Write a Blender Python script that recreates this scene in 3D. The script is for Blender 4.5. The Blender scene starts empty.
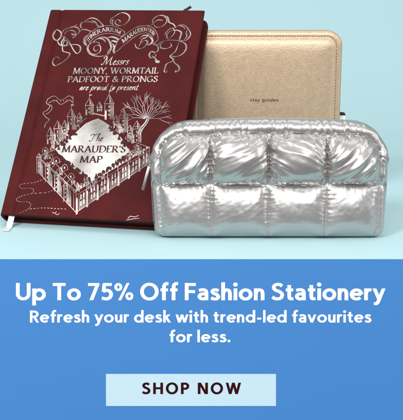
import bpy, bmesh, math, random
import numpy as np
from mathutils import Vector, Matrix, noise
from mathutils.geometry import delaunay_2d_cdt

random.seed(7)
R = math.radians
sc = bpy.context.scene
col = sc.collection

# ------------------------------------------------------------------ camera numbers (also used to measure sizes)
CAM_H, PITCH, FPX = 0.1943, R(13.18), 940.9      # metres above the table, downward pitch, focal length in photo pixels


def at(px, py, Y):
    """point on the vertical plane y = Y seen at photo pixel (px, py)"""
    a = Vector(((px - 201.5) / FPX, 1, -(py - 210) / FPX))
    c, s = math.cos(PITCH), math.sin(PITCH)
    d = Vector((a.x, c + s * a.z, -s + c * a.z))
    return Vector((0, 0, CAM_H)) + d * (Y / d.y)


# ------------------------------------------------------------------ helpers
def link(o, parent=None):
    col.objects.link(o)
    if parent is not None:
        o.parent = parent
    return o


def obj(name, verts, faces, mat, parent=None, smooth=False):
    me = bpy.data.meshes.new(name)
    me.from_pydata([tuple(v) for v in verts], [], faces)
    me.update()
    if mat:
        me.materials.append(mat)
    if smooth:
        for p in me.polygons:
            p.use_smooth = True
    return link(bpy.data.objects.new(name, me), parent)


def bm_obj(name, bm, mat, parent=None, smooth=False):
    me = bpy.data.meshes.new(name)
    bmesh.ops.recalc_face_normals(bm, faces=bm.faces)
    bm.to_mesh(me)
    bm.free()
    if mat:
        me.materials.append(mat)
    if smooth:
        for p in me.polygons:
            p.use_smooth = True
    return link(bpy.data.objects.new(name, me), parent)


def thing(name, label, cat, loc=(0, 0, 0), rot=None):
    o = bpy.data.objects.new(name, None)
    o.empty_display_size = 0.02
    col.objects.link(o)
    o.location = loc
    if rot is not None:
        o.matrix_world = rot
    o['label'] = label
    o['category'] = cat
    return o


def box(bm, x0, x1, y0, y1, z0, z1, bev=0.0, seg=2):
    r = bmesh.ops.create_cube(bm, size=1)
    vs = r['verts']
    bmesh.ops.scale(bm, vec=(x1 - x0, y1 - y0, z1 - z0), verts=vs)
    bmesh.ops.translate(bm, vec=((x0 + x1) / 2, (y0 + y1) / 2, (z0 + z1) / 2), verts=vs)
    if bev:
        es = list({e for v in vs for e in v.link_edges})
        bmesh.ops.bevel(bm, geom=es, offset=bev, segments=seg, profile=0.5, affect='EDGES')


def tube(pts, rad, n=8, closed=False):
    """verts, faces of a tube along pts"""
    pts = [Vector(p) for p in pts]
    V, F = [], []
    m = len(pts)
    ref = Vector((0.31, 0.2, 0.93))
    for i, p in enumerate(pts):
        a = pts[i - 1] if (i > 0 or closed) else p
        b = pts[(i + 1) % m] if (i < m - 1 or closed) else p
        t = (b - a).normalized()
        s = t.cross(ref).normalized()
        u = s.cross(t)
        r = rad[i] if hasattr(rad, '__len__') else rad
        for k in range(n):
            an = 2 * math.pi * k / n
            V.append(p + (s * math.cos(an) + u * math.sin(an)) * r)
    for i in range(m if closed else m - 1):
        j = (i + 1) % m
        for k in range(n):
            l = (k + 1) % n
            F.append((i * n + k, i * n + l, j * n + l, j * n + k))
    if not closed:
        F.append(tuple(range(n))[::-1])
        F.append(tuple((m - 1) * n + k for k in range(n)))
    return V, F


class Acc:
    def __init__(self):
        self.V, self.F = [], []

    def add(self, V, F):
        b = len(self.V)
        self.V += list(V)
        self.F += [tuple(i + b for i in f) for f in F]

    def build(self, name, mat, parent=None, smooth=False):
        return obj(name, self.V, self.F, mat, parent, smooth)


# ------------------------------------------------------------------ materials
def lin(r, g, b):
    f = lambda c: (c / 255 / 12.92) if c / 255 <= 0.04045 else ((c / 255 + 0.055) / 1.055) ** 2.4
    return (f(r), f(g), f(b), 1)


def material(name, base, rough=0.5, metal=0.0, var=0.0, var_scale=40, bump=None, spec=0.5, sheen=0.0,
             rough_var=0.0, sharp=False):
    """Principled; colour mottled by noise; bump = list of (kind, scale, strength, distance)"""
    m = bpy.data.materials.new(name)
    m.use_nodes = True
    nt = m.node_tree
    N, L = nt.nodes, nt.links
    b = N['Principled BSDF']
    b.inputs['Roughness'].default_value = rough
    b.inputs['Metallic'].default_value = metal
    b.inputs['Specular IOR Level'].default_value = spec
    if sheen:
        b.inputs['Sheen Weight'].default_value = sheen
        b.inputs['Sheen Roughness'].default_value = 0.4
    tc = N.new('ShaderNodeTexCoord')
    nz = N.new('ShaderNodeTexNoise')
    nz.inputs['Scale'].default_value = var_scale
    nz.inputs['Detail'].default_value = 5
    L.new(tc.outputs['Object'], nz.inputs['Vector'])
    mx = N.new('ShaderNodeMix')
    mx.data_type = 'RGBA'
    mx.inputs['A'].default_value = tuple(c * (1 - var) for c in base[:3]) + (1,)
    mx.inputs['B'].default_value = tuple(min(1, c * (1 + var)) for c in base[:3]) + (1,)
    fac = nz.outputs['Fac']
    if sharp:                                                # stretch the noise to its full range
        ms = N.new('ShaderNodeMapRange')
        ms.inputs['From Min'].default_value = 0.34
        ms.inputs['From Max'].default_value = 0.66
        L.new(fac, ms.inputs['Value'])
        fac = ms.outputs['Result']
    L.new(fac, mx.inputs['Factor'])
    L.new(mx.outputs['Result'], b.inputs['Base Color'])
    if rough_var:
        mr = N.new('ShaderNodeMapRange')
        mr.inputs['To Min'].default_value = max(0, rough - rough_var)
        mr.inputs['To Max'].default_value = rough + rough_var
        L.new(nz.outputs['Fac'], mr.inputs['Value'])
        L.new(mr.outputs['Result'], b.inputs['Roughness'])
    prev = None
    for kind, scale, strength, dist in (bump or []):
        if kind == 'noise':
            t = N.new('ShaderNodeTexNoise')
            t.inputs['Scale'].default_value = scale
            t.inputs['Detail'].default_value = 4
            L.new(tc.outputs['Object'], t.inputs['Vector'])
            out = t.outputs['Fac']
        elif kind == 'cells':
            t = N.new('ShaderNodeTexVoronoi')
            t.feature = 'SMOOTH_F1'
            t.inputs['Scale'].default_value = scale
            t.inputs['Smoothness'].default_value = 0.35
            nw = N.new('ShaderNodeTexNoise')
            nw.inputs['Scale'].default_value = scale * 0.35
            L.new(tc.outputs['Object'], nw.inputs['Vector'])
            va = N.new('ShaderNodeVectorMath')
            va.operation = 'MULTIPLY_ADD'
            va.inputs[1].default_value = (1.2 / scale,) * 3
            L.new(nw.outputs['Color'], va.inputs[0])
            L.new(tc.outputs['Object'], va.inputs[2])
            L.new(va.outputs['Vector'], t.inputs['Vector'])
            iv = N.new('ShaderNodeMath')
            iv.operation = 'SUBTRACT'
            iv.inputs[0].default_value = 1
            L.new(t.outputs['Distance'], iv.inputs[1])
            out = iv.outputs[0]
        elif kind == 'crumple':                 # crisp facets of creased foil cloth
            nw = N.new('ShaderNodeTexNoise')
            nw.inputs['Scale'].default_value = scale * 0.7
            nw.inputs['Detail'].default_value = 3
            L.new(tc.outputs['Object'], nw.inputs['Vector'])
            va = N.new('ShaderNodeVectorMath')
            va.operation = 'MULTIPLY_ADD'
            va.inputs[1].default_value = (1.6 / scale,) * 3
            L.new(nw.outputs['Color'], va.inputs[0])
            L.new(tc.outputs['Object'], va.inputs[2])
            t = N.new('ShaderNodeTexVoronoi')
            t.feature = 'F1'
            t.inputs['Scale'].default_value = scale
            L.new(va.outputs['Vector'], t.inputs['Vector'])
            out = t.outputs['Distance']
        else:                                   # woven cloth: two crossed waves
            outs = []
            for ax in ('X', 'Y'):
                t = N.new('ShaderNodeTexWave')
                t.bands_direction = ax
                t.inputs['Scale'].default_value = scale
                t.inputs['Distortion'].default_value = 0.6
                t.inputs['Detail'].default_value = 1
                L.new(tc.outputs['Object'], t.inputs['Vector'])
                outs.append(t.outputs['Fac'])
            ad = N.new('ShaderNodeMath')
            L.new(outs[0], ad.inputs[0])
            L.new(outs[1], ad.inputs[1])
            out = ad.outputs[0]
        bp = N.new('ShaderNodeBump')
        bp.inputs['Strength'].default_value = strength
        bp.inputs['Distance'].default_value = dist
        L.new(out, bp.inputs['Height'])
        if prev:
            L.new(prev.outputs['Normal'], bp.inputs['Normal'])
        prev = bp
    if prev:
        L.new(prev.outputs['Normal'], b.inputs['Normal'])
    return m


M_backdrop = material('pale_aqua_paper', lin(175, 207, 212), 0.75, var=0.012, var_scale=9, bump=[('noise', 900, 0.06, 0.0004)], spec=0.25)
M_blue = material('blue_painted_board', lin(57, 117, 180), 0.7, var=0.012, var_scale=25, bump=[('noise', 700, 0.05, 0.0003)], spec=0.25)
M_white = material('white_lettering', (0.77, 0.78, 0.79, 1), 0.6, var=0.01, spec=0.3)
M_pale = material('pale_blue_plate', lin(174, 200, 213), 0.65, var=0.01, spec=0.3)
M_maroontext = material('dark_maroon_lettering', lin(48, 10, 14), 0.85, var=0.05, spec=0.05)
M_cover = material('maroon_book_cloth', lin(71, 18, 19), 0.66, var=0.17, var_scale=38, sharp=True,
                   bump=[('weave', 210, 0.22, 0.0003), ('noise', 900, 0.20, 0.0003), ('noise', 160, 0.12, 0.0006)], spec=0.12)
M_coveredge = material('maroon_board_edge', lin(66, 17, 20), 0.6, var=0.12, var_scale=200, bump=[('noise', 500, 0.2, 0.0004)], spec=0.25)
M_pages = material('dark_page_edges', lin(44, 17, 17), 0.8, var=0.3, var_scale=300, spec=0.2)
M_foil = material('silver_foil', (0.58, 0.545, 0.52, 1), 0.36, 1.0, var=0.50, var_scale=75, sharp=True, bump=[('noise', 900, 0.15, 0.0003)], rough_var=0.1)
M_foil_diamond = material('mottled_silver_foil', (0.56, 0.54, 0.515, 1), 0.42, 1.0, var=0.52, var_scale=24, sharp=True,
                          bump=[('noise', 26, 0.25, 0.003), ('noise', 1200, 0.12, 0.0003)], rough_var=0.1)  # silver tone varied by broad noise clouds
M_ink = material('maroon_printed_ink', lin(58, 14, 18), 0.6, var=0.05, spec=0.3)
M_ribbon = material('pale_satin_ribbon', lin(222, 212, 218), 0.45, var=0.05, bump=[('weave', 900, 0.15, 0.0002)], spec=0.4)
M_black = material('black_cloth', (0.012, 0.012, 0.013, 1), 0.7, var=0.2, bump=[('noise', 800, 0.2, 0.0003)])
M_gold = material('gold_grained_leather', lin(202, 177, 149), 0.36, 0.60, var=0.12, var_scale=300,
                  bump=[('cells', 1600, 0.42, 0.0003), ('noise', 420, 0.14, 0.0004), ('noise', 70, 0.10, 0.001)], rough_var=0.06)
M_goldedge = material('bronze_leather_edge', lin(178, 152, 124), 0.42, 0.4, var=0.10, var_scale=300,
                      bump=[('cells', 900, 0.3, 0.0004)])
M_thread = material('tan_thread', lin(160, 130, 98), 0.7, var=0.15, var_scale=500)
M_stamp = material('dark_brown_stamp', lin(58, 40, 28), 0.6, var=0.1)
M_whitetab = material('white_woven_tab', (0.8, 0.8, 0.79, 1), 0.6, var=0.04)
M_silver = material('silver_puffer_fabric', (0.500, 0.484, 0.475, 1), 0.32, 0.88, var=0.05, var_scale=90,
                    bump=[('crumple', 110, 0.06, 0.0010), ('crumple', 420, 0.05, 0.0004), ('noise', 1600, 0.06, 0.0002)], rough_var=0.06)
M_silverthread = material('grey_thread', lin(196, 194, 190), 0.6, 0.2, var=0.15, var_scale=600)
M_zip = material('grey_zip_coil', lin(168, 166, 162), 0.4, 0.7, var=0.1, var_scale=500)
M_pull = material('satin_steel', (0.26, 0.255, 0.25, 1), 0.38, 1.0, var=0.06, var_scale=300)

# ------------------------------------------------------------------ the setting: one seamless sheet of pale paper
EDGE_Y = 0.6702
prof = [(EDGE_Y, 0.0), (0.8, 0.0), (1.0, 0.0), (1.25, 0.0)]
rad = 0.55
for k in range(1, 25):
    a = (math.pi / 2) * k / 24
    prof.append((1.25 + rad * math.sin(a), rad - rad * math.cos(a)))
prof += [(1.8, 0.9), (1.8, 1.5)]
V, F = [], []
xs = [-1.6 + 0.2 * i for i in range(17)]
for (y, z) in prof:
    for x in xs:
        V.append((x, y, z))
n = len(xs)
for i in range(len(prof) - 1):
    for j in range(n - 1):
        F.append((i * n + j, i * n + j + 1, (i + 1) * n + j + 1, (i + 1) * n + j))
bk = obj('backdrop', V, F, M_backdrop, smooth=True)
bk['kind'] = 'structure'

# ------------------------------------------------------------------ ink engine: broad-nib strokes joined into flat sheets
def catmull(P, n=7, closed=False):
    P = [Vector((p[0], p[1])) for p in P]
    if len(P) < 3:
        return P
    out = []
    m = len(P)
    for i in range(m if closed else m - 1):
        p0 = P[(i - 1) % m] if (i > 0 or closed) else P[0] * 2 - P[1]
        p1, p2 = P[i], P[(i + 1) % m]
        p3 = P[(i + 2) % m] if (i + 2 < m or closed) else P[-1] * 2 - P[-2]
        for k in range(n):
            t = k / n
            out.append(0.5 * ((2 * p1) + (p2 - p0) * t + (2 * p0 - 5 * p1 + 4 * p2 - p3) * t * t + (3 * p1 - p0 - 3 * p2 + p3) * t ** 3))
    out.append(P[0] if closed else P[-1])
    return out


def stroke_polys(pts, width):
    """quads along pts; width(i, direction angle, fraction along)"""
    pts = [Vector((p[0], p[1])) for p in pts]
    q = [pts[0]]
    for p in pts[1:]:
        if (p - q[-1]).length > 1e-9:
            q.append(p)
    pts = q
    m = len(pts)
    if m < 2:
        return []
    L, Rr = [], []
    for i in range(m):
        a, b = pts[max(0, i - 1)], pts[min(m - 1, i + 1)]
        t = (b - a)
        if t.length < 1e-12:
            t = Vector((1, 0))
        t.normalize()
        w = width(math.atan2(t.y, t.x), i / (m - 1)) / 2
        nn = Vector((-t.y, t.x)) * w
        L.append(pts[i] + nn)
        Rr.append(pts[i] - nn)
    return [[Rr[i], Rr[i + 1], L[i + 1], L[i]] for i in range(m - 1)]


def union(polys):
    """flat union of many polygons -> verts, triangles without overlaps"""
    V, F = [], []
    for p in polys:
        b = len(V)
        # keep counter-clockwise
        ar = sum(p[i].x * p[(i + 1) % len(p)].y - p[(i + 1) % len(p)].x * p[i].y for i in range(len(p)))
        if abs(ar) < 1e-16:
            continue
        if ar < 0:
            p = p[::-1]
        V += [Vector((v.x * 1000, v.y * 1000)) for v in p]
        F.append(list(range(b, b + len(p))))
    if not F:
        return [], []
    r = delaunay_2d_cdt(V, [], F, 1, 1e-5)
    return [Vector((v.x / 1000, v.y / 1000)) for v in r[0]], [tuple(f) for f, src in zip(r[2], r[5]) if len(src)]


def nib(thick, thin, ang):
    a = R(ang)
    return lambda d, f: thin + (thick - thin) * abs(math.sin(d - a)) ** 1.4


def arc(cx, cy, rx, ry, a0, a1, n=18):
    return [(cx + rx * math.cos(R(a0 + (a1 - a0) * k / n)), cy + ry * math.sin(R(a0 + (a1 - a0) * k / n))) for k in range(n + 1)]


# roman capitals: width, strokes, serif points (x, y)
CAPS = {
    'A': (0.86, [[(0.08, 0), (0.42, 1)], [(0.40, 1.0), (0.78, 0)], [(0.2, 0.34), (0.64, 0.34)]], [(0.08, 0), (0.78, 0)]),
    'D': (0.88, [[(0.14, 0), (0.14, 1)], [(0.1, 0.97)] + arc(0.34, 0.5, 0.46, 0.47, 90, -90) + [(0.1, 0.03)]], [(0.12, 0), (0.12, 1)]),
    'E': (0.66, [[(0.14, 0), (0.14, 1)], [(0.1, 0.97), (0.56, 0.97), (0.58, 0.82)], [(0.14, 0.52), (0.46, 0.52)], [(0.1, 0.03), (0.58, 0.03), (0.62, 0.2)]], [(0.12, 0), (0.12, 1)]),
    'F': (0.62, [[(0.14, 0), (0.14, 1)], [(0.1, 0.97), (0.54, 0.97), (0.56, 0.8)], [(0.14, 0.5), (0.44, 0.5)]], [(0.14, 0), (0.12, 1)]),
    'G': (0.88, [arc(0.45, 0.5, 0.38, 0.47, 48, 318), [(0.74, 0.42), (0.74, 0.1)]], [(0.74, 0.42)]),
    'I': (0.36, [[(0.18, 0), (0.18, 1)]], [(0.18, 0), (0.18, 1)]),
    'L': (0.64, [[(0.14, 0), (0.14, 1)], [(0.1, 0.03), (0.56, 0.03), (0.6, 0.22)]], [(0.12, 0), (0.14, 1)]),
    'M': (1.06, [[(0.12, 0), (0.18, 1)], [(0.18, 1), (0.52, 0.04)], [(0.52, 0.04), (0.86, 1)], [(0.86, 1), (0.92, 0)]], [(0.12, 0), (0.92, 0), (0.14, 1), (0.9, 1)]),
    'N': (0.94, [[(0.14, 0), (0.14, 1)], [(0.14, 1), (0.78, 0.0)], [(0.78, 0.0), (0.78, 1)]], [(0.14, 0), (0.1, 1), (0.78, 1)]),
    'O': (0.94, [arc(0.46, 0.5, 0.37, 0.475, 0, 360, 28)], []),
    'P': (0.68, [[(0.14, 0), (0.14, 1)], [(0.1, 0.97)] + arc(0.32, 0.73, 0.26, 0.24, 90, -90) + [(0.14, 0.49)]], [(0.14, 0), (0.12, 1)]),
    'R': (0.80, [[(0.14, 0), (0.14, 1)], [(0.1, 0.97)] + arc(0.32, 0.74, 0.25, 0.23, 90, -90) + [(0.14, 0.51)], [(0.32, 0.5), (0.72, 0.0)]], [(0.14, 0), (0.12, 1), (0.74, 0)]),
    'S': (0.62, [catmull([(0.50, 0.80), (0.44, 0.93), (0.28, 0.97), (0.13, 0.86), (0.14, 0.68), (0.30, 0.54), (0.46, 0.42), (0.51, 0.24), (0.42, 0.07), (0.24, 0.02), (0.12, 0.1), (0.08, 0.24)], 4)], []),
    'T': (0.78, [[(0.38, 0), (0.38, 1)], [(0.06, 0.82), (0.08, 0.97), (0.68, 0.97), (0.70, 0.82)]], [(0.38, 0)]),
    'U': (0.88, [[(0.14, 1), (0.14, 0.36)] + arc(0.43, 0.34, 0.29, 0.31, 180, 360) + [(0.72, 0.36), (0.72, 1)]], [(0.14, 1), (0.72, 1)]),
    'W': (1.26, [[(0.06, 1), (0.34, 0.0)], [(0.34, 0.0), (0.62, 1)], [(0.56, 1), (0.84, 0.0)], [(0.84, 0.0), (1.14, 1)]], [(0.08, 1), (0.58, 1), (1.14, 1)]),
    'Y': (0.82, [[(0.06, 1), (0.40, 0.46)], [(0.40, 0.46), (0.74, 1)], [(0.40, 0.5), (0.40, 0)]], [(0.08, 1), (0.74, 1), (0.40, 0)]),
    '&': (0.92, [catmull([(0.84, 0.02), (0.62, 0.22), (0.36, 0.56), (0.26, 0.80), (0.38, 0.97), (0.52, 0.86), (0.46, 0.68), (0.22, 0.46), (0.12, 0.22), (0.26, 0.03), (0.50, 0.06), (0.68, 0.28), (0.76, 0.52)], 4)], [(0.76, 0.52)]),
    "'": (0.22, [[(0.12, 1.0), (0.09, 0.74)]], []),
    ',': (0.26, [[(0.10, 0.08), (0.12, 0.0), (0.06, -0.16)]], []),
    ' ': (0.34, [], []),
}
# slanted script, x-height about 0.5
SCRIPT = {
    'M': (1.30, [catmull([(-0.1, 0.12), (0.0, 0.0), (0.14, 0.1), (0.34, 0.98)], 5), catmull([(0.34, 0.98), (0.44, 0.5), (0.50, 0.02)], 4), catmull([(0.50, 0.02), (0.74, 0.5), (0.98, 1.0)], 4), catmull([(0.98, 1.0), (0.94, 0.5), (0.98, 0.08), (1.10, 0.0), (1.24, 0.12)], 5), catmull([(0.34, 0.98), (0.16, 1.06), (0.0, 0.92), (0.06, 0.76)], 5)]),
    'T': (0.86, [catmull([(0.02, 0.70), (0.06, 0.92), (0.28, 0.95), (0.60, 0.90), (0.90, 1.04)], 6), catmull([(0.54, 0.94), (0.44, 0.5), (0.30, 0.08), (0.12, 0.0), (0.02, 0.14)], 5)]),
    'h': (0.54, [catmull([(0.08, 0.0), (0.18, 0.55), (0.34, 1.02), (0.24, 1.04), (0.12, 0.6)], 5), catmull([(0.09, 0.1), (0.24, 0.44), (0.38, 0.46), (0.38, 0.2), (0.40, 0.02), (0.54, 0.14)], 5)]),
    'e': (0.40, [catmull([(0.04, 0.22), (0.24, 0.30), (0.28, 0.46), (0.14, 0.46), (0.04, 0.22), (0.10, 0.02), (0.26, 0.02), (0.40, 0.16)], 5)]),
    's': (0.36, [catmull([(0.32, 0.40), (0.24, 0.49), (0.12, 0.44), (0.12, 0.32), (0.22, 0.22), (0.26, 0.10), (0.16, 0.0), (0.02, 0.06)], 5)]),
    'r': (0.38, [catmull([(0.0, 0.14), (0.12, 0.5), (0.06, 0.0)], 5), catmull([(0.08, 0.16), (0.20, 0.44), (0.34, 0.42)], 5)]),
    'a': (0.48, [catmull([(0.36, 0.44), (0.20, 0.48), (0.05, 0.28), (0.06, 0.04), (0.18, 0.02), (0.34, 0.30), (0.38, 0.46)], 5), catmull([(0.38, 0.46), (0.34, 0.10), (0.40, 0.0), (0.50, 0.12)], 5)]),
    'p': (0.46, [catmull([(0.0, 0.16), (0.14, 0.48), (0.06, 0.0), (-0.02, -0.42)], 5), catmull([(0.06, 0.2), (0.22, 0.48), (0.36, 0.40), (0.34, 0.12), (0.20, 0.0), (0.06, 0.06)], 5)]),
    'o': (0.42, [catmull([(0.18, 0.48), (0.05, 0.32), (0.06, 0.06), (0.20, 0.0), (0.34, 0.18), (0.32, 0.42), (0.18, 0.48), (0.30, 0.40), (0.44, 0.42)], 5)]),
    'u': (0.50, [catmull([(0.0, 0.2), (0.12, 0.48), (0.06, 0.14), (0.14, 0.0), (0.30, 0.2), (0.40, 0.48)], 5), catmull([(0.40, 0.48), (0.36, 0.1), (0.42, 0.0), (0.52, 0.12)], 5)]),
    'd': (0.50, [catmull([(0.34, 0.44), (0.18, 0.48), (0.05, 0.28), (0.06, 0.04), (0.18, 0.02), (0.34, 0.30)], 5), catmull([(0.46, 1.0), (0.38, 0.5), (0.35, 0.1), (0.42, 0.0), (0.52, 0.12)], 5)]),
    't': (0.34, [catmull([(0.22, 0.8), (0.12, 0.3), (0.12, 0.04), (0.20, 0.0), (0.34, 0.14)], 5), [(0.02, 0.5), (0.34, 0.52)]]),
    'n': (0.52, [catmull([(0.0, 0.2), (0.12, 0.48), (0.06, 0.0)], 5), catmull([(0.08, 0.14), (0.26, 0.46), (0.38, 0.42), (0.36, 0.14), (0.42, 0.0), (0.54, 0.14)], 5)]),
    ' ': (0.34, [])
}


def caps_polys(s, thick=0.17, thin=0.055, gap=0.02):
    """list of polygons (cap height 1), total width"""
    groups, x = [], 0
    for ch in s:
        w, st, sf = CAPS[ch]
        g = []
        for pl in st:
            g += stroke_polys([(p[0] + x, p[1]) for p in pl], nib(thick, thin, 22))
        for (sx, sy) in sf:
            yy = sy + (0.022 if sy < 0.5 else -0.022)
            g.append([Vector((x + sx - 0.15, yy - 0.026)), Vector((x + sx + 0.15, yy - 0.026)), Vector((x + sx + 0.15, yy + 0.026)), Vector((x + sx - 0.15, yy + 0.026))])
        groups.append(g)
        x += w + gap
    return groups, x


def script_polys(s, thick=0.12, thin=0.035):
    groups, x = [], 0
    for ch in s:
        w, st = SCRIPT[ch]
        g = []
        for pl in st:
            g += stroke_polys([(p[0] + x + 0.16 * p[1], p[1]) for p in pl], nib(thick, thin, 40))
        groups.append(g)
        x += w + 0.01
    return groups, x


# plain bold sans for the board: capital height 1, centre lines of even strokes
SANS = {
    'U': (0.77, [[(0.1, 1), (0.1, 0.36)] + arc(0.385, 0.36, 0.285, 0.28, 180, 360) + [(0.67, 0.36), (0.67, 1)]]),
    'p': (0.71, [[(0.1, 0.68), (0.1, -0.3)], arc(0.365, 0.335, 0.255, 0.265, 0, 360, 32)]),
    'T': (0.68, [[(0.0, 0.915), (0.68, 0.915)], [(0.34, 0.9), (0.34, 0)]]),
    'o': (0.70, [arc(0.35, 0.335, 0.265, 0.265, 0, 360, 32)]),
    '7': (0.62, [[(0.02, 0.915), (0.60, 0.915)], [(0.535, 0.96), (0.19, 0)]]),
    '5': (0.62, [[(0.56, 0.915), (0.11, 0.915)], [(0.165, 0.95), (0.135, 0.49)], catmull([(0.11, 0.51), (0.28, 0.575), (0.45, 0.52), (0.525, 0.34), (0.45, 0.15), (0.27, 0.075), (0.04, 0.13)], 7)]),
    '%': (0.98, [arc(0.20, 0.765, 0.135, 0.165, 0, 360, 24), arc(0.78, 0.235, 0.135, 0.165, 0, 360, 24), [(0.71, 1), (0.27, 0)]]),
    'O': (0.96, [arc(0.48, 0.5, 0.39, 0.43, 0, 360, 40)]),
    'f': (0.42, [catmull([(0.44, 0.955), (0.32, 0.965), (0.225, 0.88), (0.20, 0.70)], 7) + [(0.20, 0.0)], [(0.02, 0.60), (0.41, 0.60)]]),
    'F': (0.60, [[(0.1, 0), (0.1, 1)], [(0.1, 0.915), (0.58, 0.915)], [(0.1, 0.50), (0.54, 0.50)]]),
    'a': (0.56, [catmull([(0.06, 0.56), (0.18, 0.605), (0.32, 0.605), (0.425, 0.54), (0.455, 0.40)], 7) + [(0.455, 0.0)], [(0.455, 0.365), (0.27, 0.365)] + arc(0.265, 0.220, 0.180, 0.145, 90, 270, 20) + [(0.30, 0.078), (0.40, 0.105), (0.47, 0.13)]]),
    's': (0.50, [catmull([(0.44, 0.545), (0.32, 0.60), (0.18, 0.59), (0.12, 0.49), (0.20, 0.395), (0.35, 0.33), (0.43, 0.20), (0.35, 0.09), (0.20, 0.075), (0.05, 0.13)], 7)]),
    'h': (0.56, [[(0.1, 0), (0.1, 1.04)], [(0.1, 0.20)] + catmull([(0.1, 0.36), (0.155, 0.53), (0.29, 0.603), (0.42, 0.54), (0.46, 0.38)], 7) + [(0.46, 0)]]),
    'n': (0.56, [[(0.1, 0), (0.1, 0.685)], [(0.1, 0.20)] + catmull([(0.1, 0.36), (0.155, 0.53), (0.29, 0.603), (0.42, 0.54), (0.46, 0.38)], 7) + [(0.46, 0)]]),
    'i': (0.20, [[(0.1, 0), (0.1, 0.685)]]),
    'S': (0.64, [catmull([(0.55, 0.82), (0.44, 0.905), (0.30, 0.92), (0.16, 0.86), (0.115, 0.73), (0.19, 0.60), (0.36, 0.52), (0.51, 0.42), (0.555, 0.27), (0.48, 0.13), (0.33, 0.08), (0.17, 0.10), (0.04, 0.19)], 7)]),
    't': (0.43, [[(0.2, 0.88), (0.2, 0.26)], catmull([(0.2, 0.28), (0.22, 0.13), (0.30, 0.082), (0.42, 0.095)], 6), [(0.02, 0.60), (0.41, 0.60)]]),
    'e': (0.66, [[(0.09, 0.345), (0.60, 0.345)], arc(0.345, 0.335, 0.26, 0.265, 2, 318, 30)]),
    'r': (0.38, [[(0.1, 0), (0.1, 0.685)], [(0.1, 0.20)] + catmull([(0.1, 0.36), (0.15, 0.52), (0.25, 0.597), (0.385, 0.595)], 6)]),
    'y': (0.62, [[(0.075, 0.68), (0.335, 0.02)], [(0.56, 0.68), (0.305, 0.0)], [(0.345, 0.105)] + catmull([(0.315, 0.03), (0.265, -0.10), (0.18, -0.195), (0.05, -0.20)], 6)]),
    'R': (0.66, [[(0.1, 0), (0.1, 1)], [(0.1, 0.915)] + arc(0.32, 0.70, 0.235, 0.215, 90, -90) + [(0.1, 0.485)], [(0.31, 0.50), (0.575, 0)]]),
    'P': (0.66, [[(0.1, 0), (0.1, 1)], [(0.1, 0.915)] + arc(0.32, 0.69, 0.235, 0.225, 90, -90) + [(0.1, 0.465)]]),
    'u': (0.56, [[(0.1, 0.67), (0.1, 0.30)] + catmull([(0.1, 0.30), (0.13, 0.14), (0.26, 0.07), (0.40, 0.14), (0.46, 0.32)], 7), [(0.46, 0.67), (0.46, 0)]]),
    'd': (0.71, [arc(0.345, 0.335, 0.255, 0.265, 0, 360, 32), [(0.61, 1.04), (0.61, 0)]]),
    'g': (0.71, [arc(0.345, 0.335, 0.255, 0.265, 0, 360, 32), [(0.61, 0.67), (0.61, 0.0)] + catmull([(0.61, 0.0), (0.57, -0.17), (0.40, -0.24), (0.16, -0.19)], 6)]),
    'k': (0.55, [[(0.1, 0), (0.1, 1.04)], [(0.43, 0.67), (0.14, 0.33)], [(0.23, 0.42), (0.48, 0)]]),
    'w': (0.92, [[(0.075, 0.67), (0.265, 0.0)], [(0.265, 0.0), (0.46, 0.67)], [(0.46, 0.67), (0.655, 0.0)], [(0.655, 0.0), (0.845, 0.67)]]),
    'l': (0.20, [[(0.1, 0), (0.1, 1.04)]]),
    'v': (0.62, [[(0.075, 0.67), (0.31, 0.0)], [(0.31, 0.0), (0.545, 0.67)]]),
    '-': (0.38, [[(0.04, 0.33), (0.34, 0.33)]]),
    '.': (0.22, []),
    'H': (0.78, [[(0.1, 0), (0.1, 1)], [(0.68, 0), (0.68, 1)], [(0.1, 0.51), (0.68, 0.51)]]),
    'N': (0.80, [[(0.1, 0), (0.1, 1)], [(0.70, 0), (0.70, 1)], [(0.13, 1), (0.67, 0)]]),
    'W': (1.20, [[(0.09, 1), (0.345, 0)], [(0.345, 0), (0.60, 1)], [(0.60, 1), (0.855, 0)], [(0.855, 0), (1.11, 1)]]),
    ' ': (0.20, []),
}
DOTS = {'i': (0.1, 0.91), '.': (0.11, 0.105)}


def sans_polys(s, wt=0.185, gap=0.075):
    groups, x = [], 0
    for ch in s:
        w, st = SANS[ch]
        g = []
        k_ = 0.76 if ch == '%' else 1.0
        for pl in st:
            if len(pl) == 2 and abs(pl[0][0] - pl[1][0]) > 0.03 and abs(pl[0][1] - pl[1][1]) > 0.2:
                (x0, y0), (x1, y1) = pl                          # slanting stroke cut level at both ends
                hwid = wt * k_ / 2 * math.hypot(x1 - x0, y1 - y0) / abs(y1 - y0) * 0.96
                g.append([Vector((x + x0 - hwid, y0)), Vector((x + x0 + hwid, y0)), Vector((x + x1 + hwid, y1)), Vector((x + x1 - hwid, y1))])
            else:
                g += stroke_polys([(p[0] + x, p[1]) for p in pl], lambda d, f: k_ * (wt * 0.86 + wt * 0.14 * abs(math.sin(d))))
        if ch in DOTS:
            cx, cy = DOTS[ch]
            g.append([Vector((x + cx + wt * 0.61 * math.cos(R(a)), cy + wt * 0.61 * math.sin(R(a)))) for a in range(0, 360, 15)])
        groups.append(g)
        x += w + gap
    return groups, x - gap


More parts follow.
